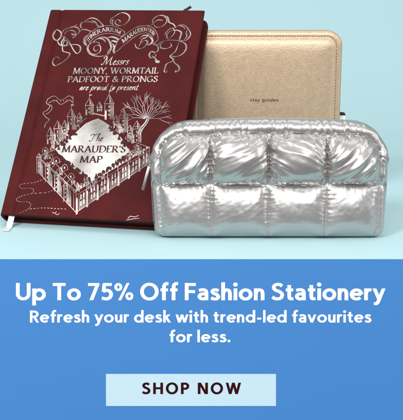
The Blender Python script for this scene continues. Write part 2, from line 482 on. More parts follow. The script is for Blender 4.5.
# ------------------------------------------------------------------ blue lettered board sloping down from the front edge
_e = at(201.5, 259.2, EDGE_Y - 0.0014)
banner = thing('banner_board', 'blue board with white offer lettering and a pale button plate along the front edge', 'sign',
               rot=Matrix.Translation((0, EDGE_Y - 0.0014, 0.0001)) @ Matrix.Rotation(-PITCH, 4, 'X'))
BDIST = (EDGE_Y - 0.0014) * math.cos(PITCH) + CAM_H * math.sin(PITCH)          # square to the view
BZ0 = -(CAM_H * math.cos(PITCH) - (EDGE_Y - 0.0014) * math.sin(PITCH))          # height of its top edge from the lens axis


def bpt(px, py):
    return (px - 201.5) * BDIST / FPX, -(py - 210) * BDIST / FPX - BZ0


bm = bmesh.new()
box(bm, -1.6, 1.6, 0.0, 0.0012, -0.17, 0.0, 0.0002, 1)
bm_obj('board', bm, M_blue, banner)


def board_line(name, body, pl, pr, base, cap, mat, parent, wt, gap, out):
    groups, _w = sans_polys(body, wt, gap)
    allx = [p.x for g in groups for q in g for p in q]
    mn, mxx = min(allx), max(allx)
    (xa, za), (xb, _) = bpt(pl, base), bpt(pr, base)
    sx, sz = (xb - xa) / (mxx - mn), cap * BDIST / FPX
    a = Acc()
    for g in groups:
        if g:
            V, F = union(g)
            a.add([Vector((xa + (v.x - mn) * sx, -out, za + v.y * sz)) for v in V], F)
    return a.build(name, mat, parent)


board_line('lettering', 'Up To 75% Off Fashion Stationery', 16, 385.5, 300.3, 17.2, M_white, banner, 0.196, 0.085, 0.00012)
board_line('lettering', 'Refresh your desk with trend-led favourites', 30, 371.5, 322.6, 12.0, M_white, banner, 0.182, 0.09, 0.00012)
board_line('lettering', 'for less.', 169.5, 230.5, 342.3, 12.0, M_white, banner, 0.182, 0.09, 0.00012)
(ax, az), (bx, bz) = bpt(106, 374), bpt(276, 406)
bm = bmesh.new()
box(bm, ax, bx, -0.0003, 0.0, bz, az)
plate = bm_obj('button', bm, M_pale, banner)
board_line('lettering', 'SHOP NOW', 142, 241, 394.0, 11.4, M_maroontext, plate, 0.215, 0.25, 0.00042)

# ------------------------------------------------------------------ the book
BW, BH, BT = 0.1465, 0.2097, 0.017
LEAN, YAW = R(37.76), R(-12.94)
ux = Vector((math.cos(YAW), math.sin(YAW), 0))
n0 = Vector((math.sin(YAW), -math.cos(YAW), 0))
up = Vector((0, 0, 1))
vy = up * math.cos(LEAN) - n0 * math.sin(LEAN)
nz_ = n0 * math.cos(LEAN) + up * math.sin(LEAN)
BO = Vector((-0.1661, 0.7834, 0.0))
mb = Matrix(((ux.x, vy.x, nz_.x, BO.x), (ux.y, vy.y, nz_.y, BO.y), (ux.z, vy.z, nz_.z, BO.z + 0.0002), (0, 0, 0, 1)))
book = thing('notebook', 'dark red clothbound book with silver foil lettering and drawing, leaning back at left', 'book', rot=mb)

# cover outline in the photograph -> sheet of the cover in metres (plane homography)
quad = [(51, 9.2), (203.6, 11.0), (169.5, 225.0), (0, 212.0)]
dst = [(0, BH), (BW, BH), (BW, 0), (0, 0)]
A = []
for (x, y), (u, v) in zip(quad, dst):
    A.append([x, y, 1, 0, 0, 0, -u * x, -u * y])
    A.append([0, 0, 0, x, y, 1, -v * x, -v * y])
hm = np.linalg.solve(np.array(A, float), np.array([c for d in dst for c in d], float))


def cov(px, py):
    d = hm[6] * px + hm[7] * py + 1
    return Vector(((hm[0] * px + hm[1] * py + hm[2]) / d, (hm[3] * px + hm[4] * py + hm[5]) / d))


# front cover: board with a pressed hinge groove near the spine
V, F = [], []
us = [0, 0.0012, 0.003, 0.006, 0.0085, 0.0095, 0.0105, 0.0115, 0.0125, 0.0135, 0.015, 0.03, 0.06, 0.09, 0.12, BW - 0.003, BW - 0.0008, BW]
nu = len(us)


def cov_h(u):
    g = math.exp(-((u - 0.0110) / 0.0013) ** 2) * 0.0012
    e = 0.0
    for d in (u, BW - u):
        if d < 0.0012:
            e = max(e, 0.0007 * (1 - d / 0.0012) ** 2)
    return BT - g - e


vsn = [0, 0.0004, 0.0012, 0.02, BH / 2, BH - 0.02, BH - 0.0012, BH - 0.0004, BH]
for v in vsn:
    for u in us:
        d = min(v, BH - v)
        e = 0.0007 * (1 - d / 0.0012) ** 2 if d < 0.0012 else 0
        V.append((u, v, cov_h(u) - e))
nv = len(vsn)
for i in range(nv - 1):
    for j in range(nu - 1):
        F.append((i * nu + j, i * nu + j + 1, (i + 1) * nu + j + 1, (i + 1) * nu + j))
b0 = len(V)
for v in (0, BH):
    for u in us:
        V.append((u, v, BT - 0.003))
for j in range(nu - 1):
    F.append((j + 1, j, b0 + j, b0 + j + 1))
    F.append(((nv - 1) * nu + j, (nv - 1) * nu + j + 1, b0 + nu + j + 1, b0 + nu + j))
    F.append((b0 + j, b0 + nu + j, b0 + nu + j + 1, b0 + j + 1))
lft = [i * nu for i in range(nv)]
rgt = [i * nu + nu - 1 for i in range(nv)]
F.append(tuple(lft[::-1] + [b0, b0 + nu])[::-1])
F.append(tuple(rgt + [b0 + nu + nu - 1, b0 + nu - 1])[::-1])
fc = obj('front_cover', V, F, M_cover, book)
bmx = bmesh.new(); bmx.from_mesh(fc.data); bmesh.ops.recalc_face_normals(bmx, faces=bmx.faces); bmx.to_mesh(fc.data); bmx.free()

# back cover with rounded corners, reaching a little past the front one
def rounded_slab(x0, x1, y0, y1, z0, z1, r, bev=0.0005):
    pts = []
    for (cx, cy, a0) in ((x1 - r, y1 - r, 0), (x0 + r, y1 - r, 90), (x0 + r, y0 + r, 180), (x1 - r, y0 + r, 270)):
        for k in range(9):
            a = R(a0 + 90 * k / 8)
            pts.append((cx + r * math.cos(a), cy + r * math.sin(a)))
    bm = bmesh.new()
    f = bm.faces.new([bm.verts.new((p[0], p[1], z0)) for p in pts])
    ex = bmesh.ops.extrude_face_region(bm, geom=[f])
    bmesh.ops.translate(bm, vec=(0, 0, z1 - z0), verts=[g for g in ex['geom'] if isinstance(g, bmesh.types.BMVert)])
    if bev:
        es = [e for e in bm.edges if abs(e.verts[0].co.z - e.verts[1].co.z) < 1e-7]
        bmesh.ops.bevel(bm, geom=es, offset=bev, segments=2, profile=0.5, affect='EDGES')
    return bm


bm_obj('back_cover', rounded_slab(0.0, BW + 0.0018, 0.0, BH - 0.0015, 0.0, 0.0045, 0.006), M_cover, book)
bm = bmesh.new()
box(bm, 0.004, BW - 0.003, 0.0022, BH - 0.003, 0.0046, BT - 0.0031)
bm_obj('page_block', bm, M_pages, book)
# spine: half-round strip closing the left side
V, F = [], []
k_n = 12
for i, v in enumerate((0.0003, BH * 0.33, BH * 0.66, BH - 0.0003)):
    for k in range(k_n + 1):
        a = R(90 + 180 * k / k_n)
        V.append((0.0005 + 0.0024 * math.cos(a), v, BT / 2 + (BT / 2 - 0.0009) * math.sin(a)))
m_ = k_n + 1
for i in range(3):
    for k in range(k_n):
        F.append((i * m_ + k, i * m_ + k + 1, (i + 1) * m_ + k + 1, (i + 1) * m_ + k))
F.append(tuple(range(m_)))
F.append(tuple(3 * m_ + k for k in range(m_))[::-1])
obj('spine', V, F, M_cover, book, True)


# satin ribbon falling out at the foot, onto the table
def strip(name, path, width_vec, mat, parent, thick=0.0003):
    a = Acc()
    P = [Vector(p) for p in path]
    w = Vector(width_vec)
    V, F = [], []
    for i, p in enumerate(P):
        t = (P[min(i + 1, len(P) - 1)] - P[max(i - 1, 0)]).normalized()
        nn = t.cross(w).normalized() * thick
        V += [p - w / 2, p + w / 2, p + w / 2 + nn, p - w / 2 + nn]
    for i in range(len(P) - 1):
        for k in range(4):
            l = (k + 1) % 4
            F.append((i * 4 + k, i * 4 + l, i * 4 + 4 + l, i * 4 + 4 + k))
    F.append((3, 2, 1, 0))
    e = (len(P) - 1) * 4
    F.append((e, e + 1, e + 2, e + 3))
    a.add(V, F)
    return a.build(name, mat, parent, False)


inv = mb.inverted()
r0 = mb @ Vector((0.0085, 0.006, 0.0125))
r1 = mb @ Vector((0.0085, -0.0012, 0.0128))
g0 = Vector((r1.x - 0.0006, r1.y - 0.004, 0.0030))
g1 = Vector((r1.x - 0.0008, r1.y - 0.009, 0.0006))
g2 = Vector((r1.x - 0.0010, r1.y - 0.020, 0.0005))
path3 = []
ctrl = [r0, r1, g0, g1, g2]
for i in range(len(ctrl) - 1):
    p0, p1, p2, p3 = ctrl[max(i - 1, 0)], ctrl[i], ctrl[i + 1], ctrl[min(i + 2, len(ctrl) - 1)]
    for k in range(6):
        t = k / 6
        path3.append(0.5 * ((2 * p1) + (p2 - p0) * t + (2 * p0 - 5 * p1 + 4 * p2 - p3) * t * t + (3 * p1 - p0 - 3 * p2 + p3) * t ** 3))
path3.append(g2)
for p in path3:
    p.z = max(p.z, 0.0005)
strip('ribbon_marker', [inv @ p for p in path3], inv.to_3x3() @ Vector((0.0050, 0.0004, 0)), M_ribbon, book)
# dark elastic end showing over the head of the book
strip('elastic_end', [(BW - 0.0225, BH - 0.006, 0.010), (BW - 0.0205, BH + 0.0048, 0.010), (BW - 0.0175, BH + 0.0066, 0.0105), (BW - 0.0148, BH + 0.0085, 0.011)], (0.0018, -0.0024, 0.001), M_black, book, 0.0008)


# ---------------------------------------------------- foil art
class Ink:
    def __init__(self, h):
        self.a = Acc()
        self.h = h

    def add(self, polys, lift=0.0):
        V, F = union(polys)
        self.a.add([Vector((v.x, v.y, self.h + lift)) for v in V], F)

    def line(self, pts, w, curve=True, lift=0.0, taper=False, nibang=None):
        """pts in photo pixels of the cover; w in metres"""
        P = [cov(*p) for p in pts]
        if curve:
            P = catmull(P, 7)
        if nibang is not None:
            f0 = nib(w, w * 0.32, nibang)
        else:
            f0 = lambda d, f: w
        if taper:
            wf = lambda d, f: f0(d, f) * (0.30 + 0.70 * math.sin(math.pi * min(1, max(0, f))) ** 0.6)
        else:
            wf = f0
        self.add(stroke_polys(P, wf), lift)

    def shape(self, pts, lift=0.0, curve=False):
        P = [cov(*p) for p in pts]
        if curve:
            P = catmull(P, 5, True)[:-1]
        self.add([P], lift)

    def build(self, name, mat):
        return self.a.build(name, mat, book)


def cover_text(ink, groups, width, pl, pr, base, cap, lift=0.0, slant=0.0, base_r=None):
    """lay polygons (cap height 1) along a level line of the cover between photo columns pl and pr"""
    a, b = cov(pl, base), cov(pr, base if base_r is None else base_r)
    t = cov(pl, base - cap)
    sx = (b - a).length / width
    h = t.y - a.y
    d = (b - a).normalized()
    e = Vector((-d.y, d.x))
    for g in groups:
        if g:
            ink.add([[a + d * ((p.x + slant * p.y) * sx) + e * (p.y * h) for p in q] for q in g], lift)


H0 = BT + 0.00012
text_ink = Ink(H0 + 0.00003)
g, w = script_polys('Messrs', 0.13, 0.045)
cover_text(text_ink, g, w, 101.5, 128, 64.3, 8.0)
g, w = caps_polys('MOONY, WORMTAIL', 0.16, 0.05)
cover_text(text_ink, g, w, 72.5, 158, 73.0, 5.8, base_r=73.6)
g, w = caps_polys('PADFOOT & PRONGS', 0.16, 0.05)
cover_text(text_ink, g, w, 67, 157.5, 81.2, 5.8, base_r=82.0)
g, w = script_polys('are proud to present', 0.13, 0.05)
cover_text(text_ink, g, w, 79, 137.5, 89.2, 6.6, base_r=89.8)
text_ink.build('foil_lettering', M_foil)

orn = Ink(H0)
LW = 0.00040
Z = lambda x, y: (50 + x / 3.1, 10 + y / 3.1)        # reading of the enlarged top part


def fl(pts, w=LW * 1.5, **k):
    orn.line([Z(*p) for p in pts], w, nibang=k.pop('nibang', 35), taper=True, **k)


ZA = lambda x, y: (50 + x / 7.33, 14 + y / 7.33)           # readings of three closer views
ZB = lambda x, y: (85 + x / 7.33, 14 + y / 7.33)
ZC = lambda x, y: (138 + x / 6.776, 14 + y / 6.776)


def fz(zf, pts, w=2.0, nibang=35, taper=True):
    orn.line([zf(*p) for p in pts], LW * w, nibang=nibang, taper=taper)
    if w <= 2.4:                                             # fine companion line, as a folded ribbon has two edges
        P = catmull([cov(*zf(*p)) for p in pts], 7)
        Q_ = []
        for k in range(len(P)):
            t = P[min(k + 1, len(P) - 1)] - P[max(k - 1, 0)]
            if t.length > 1e-9:
                t.normalize()
                Q_.append(P[k] + Vector((-t.y, t.x)) * 0.0010 * math.sin(math.pi * k / len(P)) * abs(math.sin(math.atan2(t.y, t.x) - R(20))))
        orn.add(stroke_polys(Q_, lambda d, f: LW * 0.55))
        for k in range(3, min(len(P), len(Q_)) - 6, 11):          # shading strokes across the fold
            for q in range(4):
                if (P[k + q] - Q_[k + q]).length > 0.0004:
                    orn.add(stroke_polys([P[k + q], Q_[k + q].lerp(P[k + q], 0.25 * q / 4)], lambda d, f: LW * 0.35))


# lettered scroll: two bands (photo pixels)
up1 = [(85.6, 42.0), (86.8, 36.6), (91.0, 31.5), (98.6, 27.2), (108, 25.6), (116.4, 27.2), (124.2, 31.9)]
lo1 = [(88.4, 45.6), (91.0, 40.4), (96.8, 36.0), (105.5, 33.4), (113.6, 34.0), (121.0, 36.6)]
up2 = [(117.4, 40.4), (126, 33.8), (132.7, 29.2), (139.6, 26.4), (147.4, 26.4), (153.8, 29.6), (157.2, 35.4)]
lo2 = [(121.4, 46.6), (128.3, 41.4), (134.8, 36.6), (141.0, 33.8), (146.4, 33.2), (150.4, 35.6), (152.4, 39.4)]
for c in (up1, lo1, up2, lo2):
    orn.line(c, LW * 0.9)
orn.line([up1[0], (86.4, 45.2), lo1[0]], LW)
orn.line([up1[-1], (123.4, 34.6), lo1[-1]], LW)
orn.line([up2[0], (115.0, 46.5), (114.3, 51.8), (118.5, 49.6), lo2[0]], LW)
orn.line([up2[-1], (157.4, 39.8), (153.8, 43.6), (152.0, 42.0), lo2[-1]], LW)


def path_text(ink, s, lo, hi, t0, t1):
    A_ = catmull([cov(*p) for p in lo], 12)
    B_ = catmull([cov(*p) for p in hi], 12)
    groups, w = caps_polys(s, 0.2, 0.10)

    def m(P, t):
        k = min(max(t, 0), 0.9999) * (len(P) - 1)
        i = int(k)
        return P[i].lerp(P[i + 1], k - i)

    for g in groups:
        if g:
            ink.add([[m(A_, t0 + (t1 - t0) * p.x / w).lerp(m(B_, t0 + (t1 - t0) * p.x / w), 0.24 + 0.52 * p.y) for p in q] for q in g])


path_text(orn, 'ITINERARIUM', lo1, up1, 0.10, 0.95)
path_text(orn, 'MARAUDENTIUM', lo2, up2, 0.05, 0.93)
# swashes and curls inside the scroll
fz(ZB, [(56, 205), (84, 182), (124, 168), (160, 180), (182, 215), (188, 256), (168, 288)], 4.6, 20)
fz(ZB, [(62, 196), (96, 178), (128, 182), (150, 206)], 4.0, 60)
fz(ZB, [(165, 172), (200, 168), (240, 186), (226, 202), (196, 196), (186, 214)], 4.6, 70)
fz(ZB, [(192, 214), (212, 236), (206, 270), (214, 290)], 4.4, 0)
fz(ZB, [(110, 226), (92, 206), (56, 206), (26, 226), (22, 258), (44, 288), (80, 292), (108, 272), (112, 240), (94, 226), (70, 234), (62, 256), (78, 270), (94, 258)], 2.8)
fz(ZB, [(12, 236), (18, 270), (42, 296), (92, 308), (146, 302), (184, 284)], 1.8)
fz(ZB, [(160, 290), (176, 262), (198, 240), (232, 222)], 1.6)
fz(ZB, [(10, 220), (4, 200), (10, 180)], 1.6)
fz(ZC, [(6, 170), (28, 150), (64, 146), (52, 160), (24, 172), (14, 196)], 4.4, 65)
fz(ZC, [(68, 148), (96, 182), (72, 210), (46, 204)], 4.4, 10)
fz(ZC, [(0, 226), (18, 196), (46, 180), (60, 196), (40, 222), (14, 236), (-14, 226), (-24, 200)], 2.2)
# top curl
fz(ZB, [(205, 86), (184, 66), (190, 38), (222, 16), (262, -6), (304, 4), (322, 28), (310, 56), (284, 78), (250, 86), (224, 74), (220, 54), (240, 44), (256, 58), (244, 68)], 2.2)
fz(ZB, [(205, 86), (196, 60), (206, 38)], 2.6, 0)
# left tangle
fz(ZA, [(72, 322), (52, 308), (28, 320), (18, 350), (34, 372), (66, 362), (104, 340), (136, 310), (146, 285), (120, 275), (98, 268), (92, 240), (100, 200), (108, 165)], 2.4)
fz(ZA, [(108, 165), (130, 185), (150, 220), (170, 260), (195, 286), (220, 270), (223, 240), (200, 221), (150, 222), (110, 230), (75, 222), (58, 195), (74, 170), (106, 158)], 2.2)
fz(ZA, [(34, 152), (42, 118), (70, 122), (82, 150), (62, 186), (36, 182), (24, 154), (36, 124), (62, 104)], 2.2)
fz(ZA, [(84, 142), (110, 110), (160, 94), (200, 100), (214, 126), (196, 150)], 2.2)
fz(ZA, [(98, 210), (110, 186), (128, 204), (118, 226), (100, 222)], 3.0, 0)
fz(ZA, [(156, 142), (176, 150), (190, 148), (182, 164), (162, 172)], 6.0, 60)
fz(ZA, [(104, 148), (124, 126), (152, 118), (184, 132), (176, 150)], 1.6)
fz(ZA, [(110, 110), (150, 96), (178, 90), (198, 74)], 3.4, 60)
fz(ZA, [(92, 240), (84, 206), (100, 176), (106, 158)], 3.0, 0)
fz(ZA, [(236, 110), (224, 86), (240, 60), (290, 58), (326, 66)], 2.2)
fz(ZA, [(214, 126), (250, 112), (300, 126)], 3.0, 70)
fz(ZA, [(240, 60), (262, 46), (300, 30), (342, 40), (380, 75), (390, 92), (368, 86)], 2.6, 60)
fz(ZA, [(300, 44), (330, 60), (344, 84), (366, 96), (386, 92)], 2.4)
fz(ZA, [(270, 232), (250, 210), (254, 176), (270, 154)], 1.8)
# right bow with trailing ends
fz(ZC, [(58, 76), (80, 82), (100, 68), (96, 50), (110, 30), (140, 14), (175, 20), (190, 45), (180, 70), (150, 90), (116, 90), (100, 68)], 2.0)
fz(ZC, [(104, 62), (130, 45), (166, 46)], 3.4, 60)
fz(ZC, [(166, 16), (196, 26), (206, 60), (235, 74), (252, 96)], 2.4)
fz(ZC, [(252, 96), (280, 78), (310, 80), (336, 105), (352, 140), (336, 170), (310, 186), (280, 185), (285, 160), (292, 130), (270, 115), (235, 114), (205, 126), (190, 150), (196, 166), (222, 160), (246, 126), (236, 104), (212, 100)], 2.4)
fz(ZC, [(178, 150), (190, 128), (216, 104), (252, 96)], 1.8)
fz(ZC, [(270, 80), (300, 90), (316, 106)], 2.0)
fz(ZC, [(336, 105), (322, 130), (326, 156), (306, 180)], 1.8)
fz(ZC, [(100, 214), (130, 212), (155, 192), (200, 180), (280, 185), (310, 186)], 2.0)
fz(ZC, [(216, 196), (222, 220), (190, 236), (156, 231), (150, 210), (172, 190)], 2.4)
fz(ZC, [(285, 190), (316, 205), (323, 235), (306, 265), (276, 286), (246, 291), (222, 284)], 2.4)
fz(ZC, [(280, 190), (265, 220), (250, 255), (226, 275), (214, 290), (236, 311), (220, 326), (190, 340), (180, 366), (174, 390), (190, 397), (194, 380)], 2.2)
fz(ZC, [(236, 311), (246, 335), (270, 355), (276, 380), (254, 396), (258, 380)], 2.4)
fz(ZC, [(70, 204), (100, 206), (126, 214), (132, 245), (116, 260), (86, 255), (72, 276), (80, 296), (106, 296), (120, 280), (104, 270)], 2.4)
fz(ZC, [(92, 284), (112, 300), (124, 316), (142, 326), (122, 328), (112, 312)], 4.0, 70)

# the diamond plate of mottled foil and its lettering
D = lambda x, y: (20 + x / 2.879, 90 + y / 2.879)     # reading of the enlarged middle part
dia = Ink(H0 + 0.00002)
edge = [(100, 166), (122, 150), (150, 128), (172, 108), (188, 94), (206, 86), (224, 80), (242, 90), (262, 104), (276, 122), (292, 138), (304, 158), (314, 176), (296, 194), (276, 206),
        (262, 222), (240, 238), (222, 246), (208, 262), (194, 250), (170, 238), (154, 224), (138, 206), (122, 188), (110, 180)]
dia.shape([D(*p) for p in edge])
dia.build('foil_diamond', M_foil_diamond)
ink = Ink(H0 + 0.00010)
g, w = script_polys('The', 0.13, 0.05)
cover_text(ink, g, w, 88.5, 102.5, 140.6, 7.2)
g, w = caps_polys("MARAUDER'S", 0.19, 0.06)
cover_text(ink, g, w, 61.2, 125.4, 151.2, 6.7, base_r=152.4)
g, w = caps_polys('MAP', 0.19, 0.06)
cover_text(ink, g, w, 79.0, 102.0, 162.0, 6.8, base_r=162.4)
rr = random.Random(3)
for (a_, b_, n_) in (((118, 188), (204, 256), 9), ((214, 250), (300, 190), 9), ((104, 168), (160, 118), 5), ((252, 96), (306, 162), 6)):
    for k in range(n_):
        f = (k + 0.5 + 0.3 * rr.uniform(-1, 1)) / n_
        x, y = a_[0] + (b_[0] - a_[0]) * f, a_[1] + (b_[1] - a_[1]) * f + 4
        w_, h_ = rr.uniform(4, 7.5), rr.uniform(7, 15)
        if k % 3 == 0:
            ink.shape([D(x - w_, y + 3), D(x + w_, y + 3), D(x + w_ * 0.5, y - h_ * 0.3), D(x, y - h_), D(x - w_ * 0.5, y - h_ * 0.3)])
        elif k % 3 == 1:
            ink.shape([D(x - w_, y + 3), D(x + w_, y + 3), D(x + w_, y - h_ * 0.3), D(x, y - h_ * 0.62), D(x - w_, y - h_ * 0.25)])
        else:
            ink.shape([D(x - w_, y), D(x - w_ * 0.4, y + 4), D(x + w_ * 0.7, y + 3), D(x + w_, y - 1), D(x + w_ * 0.4, y - 6), D(x - w_ * 0.5, y - 6)], curve=True)
ink.build('ink_lettering', M_ink)

# an invented walled town drawn round the diamond
town = Ink(H0)
rnd = random.Random(11)


def tline(pts, w=LW * 0.8, curve=False):
    town.line([D(*p) for p in pts], w, curve)


def tower(x, y, w, h, roof, flag=False, cap=False):
    """x centre, y foot (enlarged-photo units), width, height, roof height"""
    l, r, t = x - w / 2, x + w / 2, y - h
    tline([(l, y), (l, t)]); tline([(r, y), (r, t)]); tline([(l - 1.5, t), (r + 1.5, t)], LW * 1.1)
    tline([(l - 2, t), (x, t - roof)]); tline([(r + 2, t), (x, t - roof)])
    for k in range(1, 4):                                     # shaded right half of the roof
        f = k / 4
        tline([(x + (w / 2 + 2) * f, t - 0.5), (x + 0.6, t - roof * (1 - f * 0.5))], LW * 0.45)
    if w > 12:
        town.shape([D(x + 0.5, t - roof * 0.9), D(x + w * 0.22, t - roof * 0.40), D(x + w * 0.12, t - 2), D(x + 0.8, t - 2)])
        town.shape([D(l, y), D(l + w * 0.2, y), D(l + w * 0.2, t + h * 0.45), D(l, t + h * 0.45)])
    nwin = max(1, int(h / 13))
    for k in range(nwin):
        yy = t + 5 + k * 12
        if yy + 6 < y:
            town.shape([D(x - 2, yy + 6), D(x - 2, yy + 1), D(x - 1, yy - 0.5), D(x + 0.6, yy + 1), D(x + 0.6, yy + 6)])
    for k in range(int(w / 3.5)):                             # hatching of the shaded side
        xx = r - 1.4 - k * 1.8
        if xx > x + 1.6:
            tline([(xx, t + 2), (xx, y - 1)], LW * 0.4)
    tline([(l, t + h * 0.4), (r, t + h * 0.4)], LW * 0.5)
    if cap:
        for k in range(4):
            xx = l + (k + 0.2) * w / 4
            town.shape([D(xx, t - 0.2), D(xx + w / 8, t - 0.2), D(xx + w / 8, t - 3.5), D(xx, t - 3.5)])
    if flag:
        tline([(x, t - roof), (x, t - roof - 12)], LW * 0.6)
        town.shape([D(x + 0.4, t - roof - 12), D(x + 9, t - roof - 9.5), D(x + 0.4, t - roof - 7)])


# back row, rising behind the plate
for a_ in ((86, 152, 17, 24, 25, False), (108, 144, 20, 36, 24, False), (128, 122, 15, 18, 20, False), (147, 112, 21, 38, 24, True), (170, 92, 13, 14, 16, False), (199, 70, 22, 28, 20, True),
           (228, 60, 13, 12, 16, False), (256, 84, 25, 46, 27, True), (276, 108, 14, 18, 18, False), (297, 122, 25, 42, 27, False), (316, 134, 14, 18, 16, False), (336, 152, 24, 40, 24, False)):
    tower(*a_)
for p in ([(118, 128), (138, 116)], [(158, 104), (190, 78)], [(210, 66), (244, 74)], [(266, 92), (288, 112)], [(308, 128), (328, 142)]):
    tline(p, LW * 0.9)
    (xa, ya), (xb, yb) = p
    for k in range(6):
        f = (k + 0.3) / 6
        xx, yy = xa + (xb - xa) * f, ya + (yb - ya) * f
        town.shape([D(xx, yy), D(xx + 2.2, yy + 0.4), D(xx + 2.2, yy - 2.6), D(xx, yy - 2.8)])


# front walls: two long facades meeting at the lower corner, with windows, buttresses and hatching
def facade(p0, p1, h0, h1, bays, shade):
    P = lambda f, g: (p0[0] + (p1[0] - p0[0]) * f, p0[1] + (p1[1] - p0[1]) * f - (h0 + (h1 - h0) * f) * g)
    tline([P(0, 0), P(1, 0)], LW * 1.1)
    tline([P(0, 1), P(1, 1)], LW * 1.1)
    tline([P(0, 0.8), P(1, 0.8)], LW * 0.5)
    for b_ in range(bays + 1):
        tline([P(b_ / bays, -0.10), P(b_ / bays, 1.06)], LW * 0.9)
        f = b_ / bays
        w_ = 0.16 / bays
        if b_ < bays:
            town.shape([D(*P(f, -0.10)), D(*P(f + w_, -0.10)), D(*P(f + w_, 0.62)), D(*P(f + w_ * 0.4, 0.72)), D(*P(f, 0.62))])
            for r_ in (0.16, 0.48):
                for c_ in (0.40, 0.68):
                    a0, a1 = f + c_ / bays, f + (c_ + 0.14) / bays
                    town.shape([D(*P(a0, r_)), D(*P(a1, r_)), D(*P(a1, r_ + 0.2)), D(*P((a0 + a1) / 2, r_ + 0.26)), D(*P(a0, r_ + 0.2))])
            for k in range(shade):
                ff = f + (0.25 + 0.72 * (k + rnd.random() * 0.5) / shade) / bays
                tline([P(ff, 0.02), P(ff, 0.12 + 0.65 * rnd.random())], LW * 0.4)
            for k in range(3):                                  # battlements
                a0, a1 = f + (0.1 + 0.3 * k) / bays, f + (0.25 + 0.3 * k) / bays
                town.shape([D(*P(a0, 1.0)), D(*P(a1, 1.0)), D(*P(a1, 1.13)), D(*P(a0, 1.13))])
    return P


def wall_left(p0, p1, h0, h1, bays):
    P = lambda f, g: (p0[0] + (p1[0] - p0[0]) * f, p0[1] + (p1[1] - p0[1]) * f - (h0 + (h1 - h0) * f) * g)
    tline([P(0, 0), P(1, 0)], LW * 1.2)
    tline([P(0, 1), P(1, 1)], LW * 1.1)
    tline([P(0, 0.9), P(1, 0.9)], LW * 0.5)
    for b_ in range(bays + 1):
        f = b_ / bays
        for (o, wd_, top) in ((0.0, 0.10, 0.78), (0.15, 0.07, 0.66), (0.26, 0.035, 0.84)):
            a0, a1 = f + o / bays, f + (o + wd_) / bays
            if a1 < 1.02:
                town.shape([D(*P(a0, -0.05)), D(*P(a1, -0.05)), D(*P(a1, top)), D(*P((a0 + a1) / 2, top + 0.12)), D(*P(a0, top))])
        for k in range(4):
            ff = f + (0.34 + 0.04 * k) / bays
            if ff < 1:
                tline([P(ff, 0.02), P(ff, 0.5 + 0.35 * rnd.random())], LW * 0.45)
        tline([P(min(1, f + 0.75 / bays), 0), P(min(1, f + 0.75 / bays), 1)], LW * 0.6)


wall_left((52, 232), (160, 352), 44, 62, 4)
facade((160, 352), (372, 212), 62, 46, 7, 11)
tline([(52, 188), (100, 168)]); tline([(372, 166), (330, 150)])
for k in range(9):                                              # roofs between wall and plate
    f = k / 9
    xa, ya = 60 + 92 * f, 186 + 104 * f
    tline([(xa, ya), (xa + 11, ya - 12), (xa + 21, ya - 1)], LW * 0.7)
    if k % 2:
        tline([(xa + 11, ya - 12), (xa + 27, ya - 18)], LW * 0.6)
for k in range(13):
    f = k / 13
    xa, ya = 176 + 176 * f, 278 - 112 * f
    if k % 3 == 1:
        tower(xa, ya + 4, 11, 10 + rnd.random() * 8, 13)
    else:
        tline([(xa - 8, ya), (xa, ya - 12), (xa + 9, ya - 4)], LW * 0.8)
        town.shape([D(xa - 1, ya - 1), D(xa + 2, ya - 2), D(xa + 2, ya - 7), D(xa - 1, ya - 6)])
for (x, y) in ((54, 236), (78, 262), (104, 290), (130, 320)):
    tower(x, y, 12, 46, 12)
for (x, y, s_) in ((72, 176, 1), (86, 196, 1), (104, 206, 1.1), (128, 226, 1), (146, 252, 1), (340, 176, 1.1), (356, 186, 1), (322, 190, 1)):
    tline([(x - 8 * s_, y), (x - 8 * s_, y - 9 * s_), (x, y - 16 * s_), (x + 8 * s_, y - 9 * s_), (x + 8 * s_, y)], LW * 0.7)
    town.shape([D(x - 3, y - 2), D(x + 1, y - 2), D(x + 1, y - 8), D(x - 3, y - 8)])
rh = random.Random(21)
for k in range(34):                                             # crowd of small houses and turrets between the towers
    sd = k % 4
    f = rh.random()
    (xa, ya), (xb, yb) = (((74, 182), (176, 100)), ((262, 98), (338, 166)), ((66, 190), (168, 292)), ((184, 292), (362, 176)))[sd]
    x, y = xa + (xb - xa) * f + rh.uniform(-3, 3), ya + (yb - ya) * f + rh.uniform(-3, 5)
    if rh.random() < 0.45:
        tower(x, y, rh.uniform(6, 9), rh.uniform(9, 16), rh.uniform(8, 13))
    else:
        w_, h_ = rh.uniform(5, 8), rh.uniform(5, 8)
        tline([(x - w_, y), (x - w_, y - h_), (x, y - h_ * 1.9), (x + w_, y - h_), (x + w_, y)], LW * 0.6)
        town.shape([D(x + 0.5, y - h_ * 1.7), D(x + w_ - 0.6, y - h_ - 0.4), D(x + w_ * 0.5, y - h_ * 0.7), D(x + 0.5, y - h_ * 0.9)])
        for q in range(3):
            tline([(x - w_ + 1 + q * 1.8, y - 0.5), (x - w_ + 1 + q * 1.8, y - h_ + 1)], LW * 0.4)
# streamer on the left tower and bare tree on the right
tline([(80, 22), (98, 14), (118, 26), (140, 14), (152, 22)], LW * 0.9, True)
tline([(82, 34), (100, 26), (118, 38), (140, 26), (150, 32)], LW * 0.9, True)
tline([(80, 22), (76, 34), (86, 42), (78, 54), (66, 62), (74, 74), (84, 82), (74, 92), (70, 104)], LW, True)
tline([(88, 38), (92, 48), (84, 60), (74, 66)], LW * 0.8, True)
for k in range(5):
    xx = 96 + k * 9
    tline([(xx, 24), (xx + 3, 31)], LW * 0.7)
tline([(152, 40), (152, 14)], LW * 0.6)


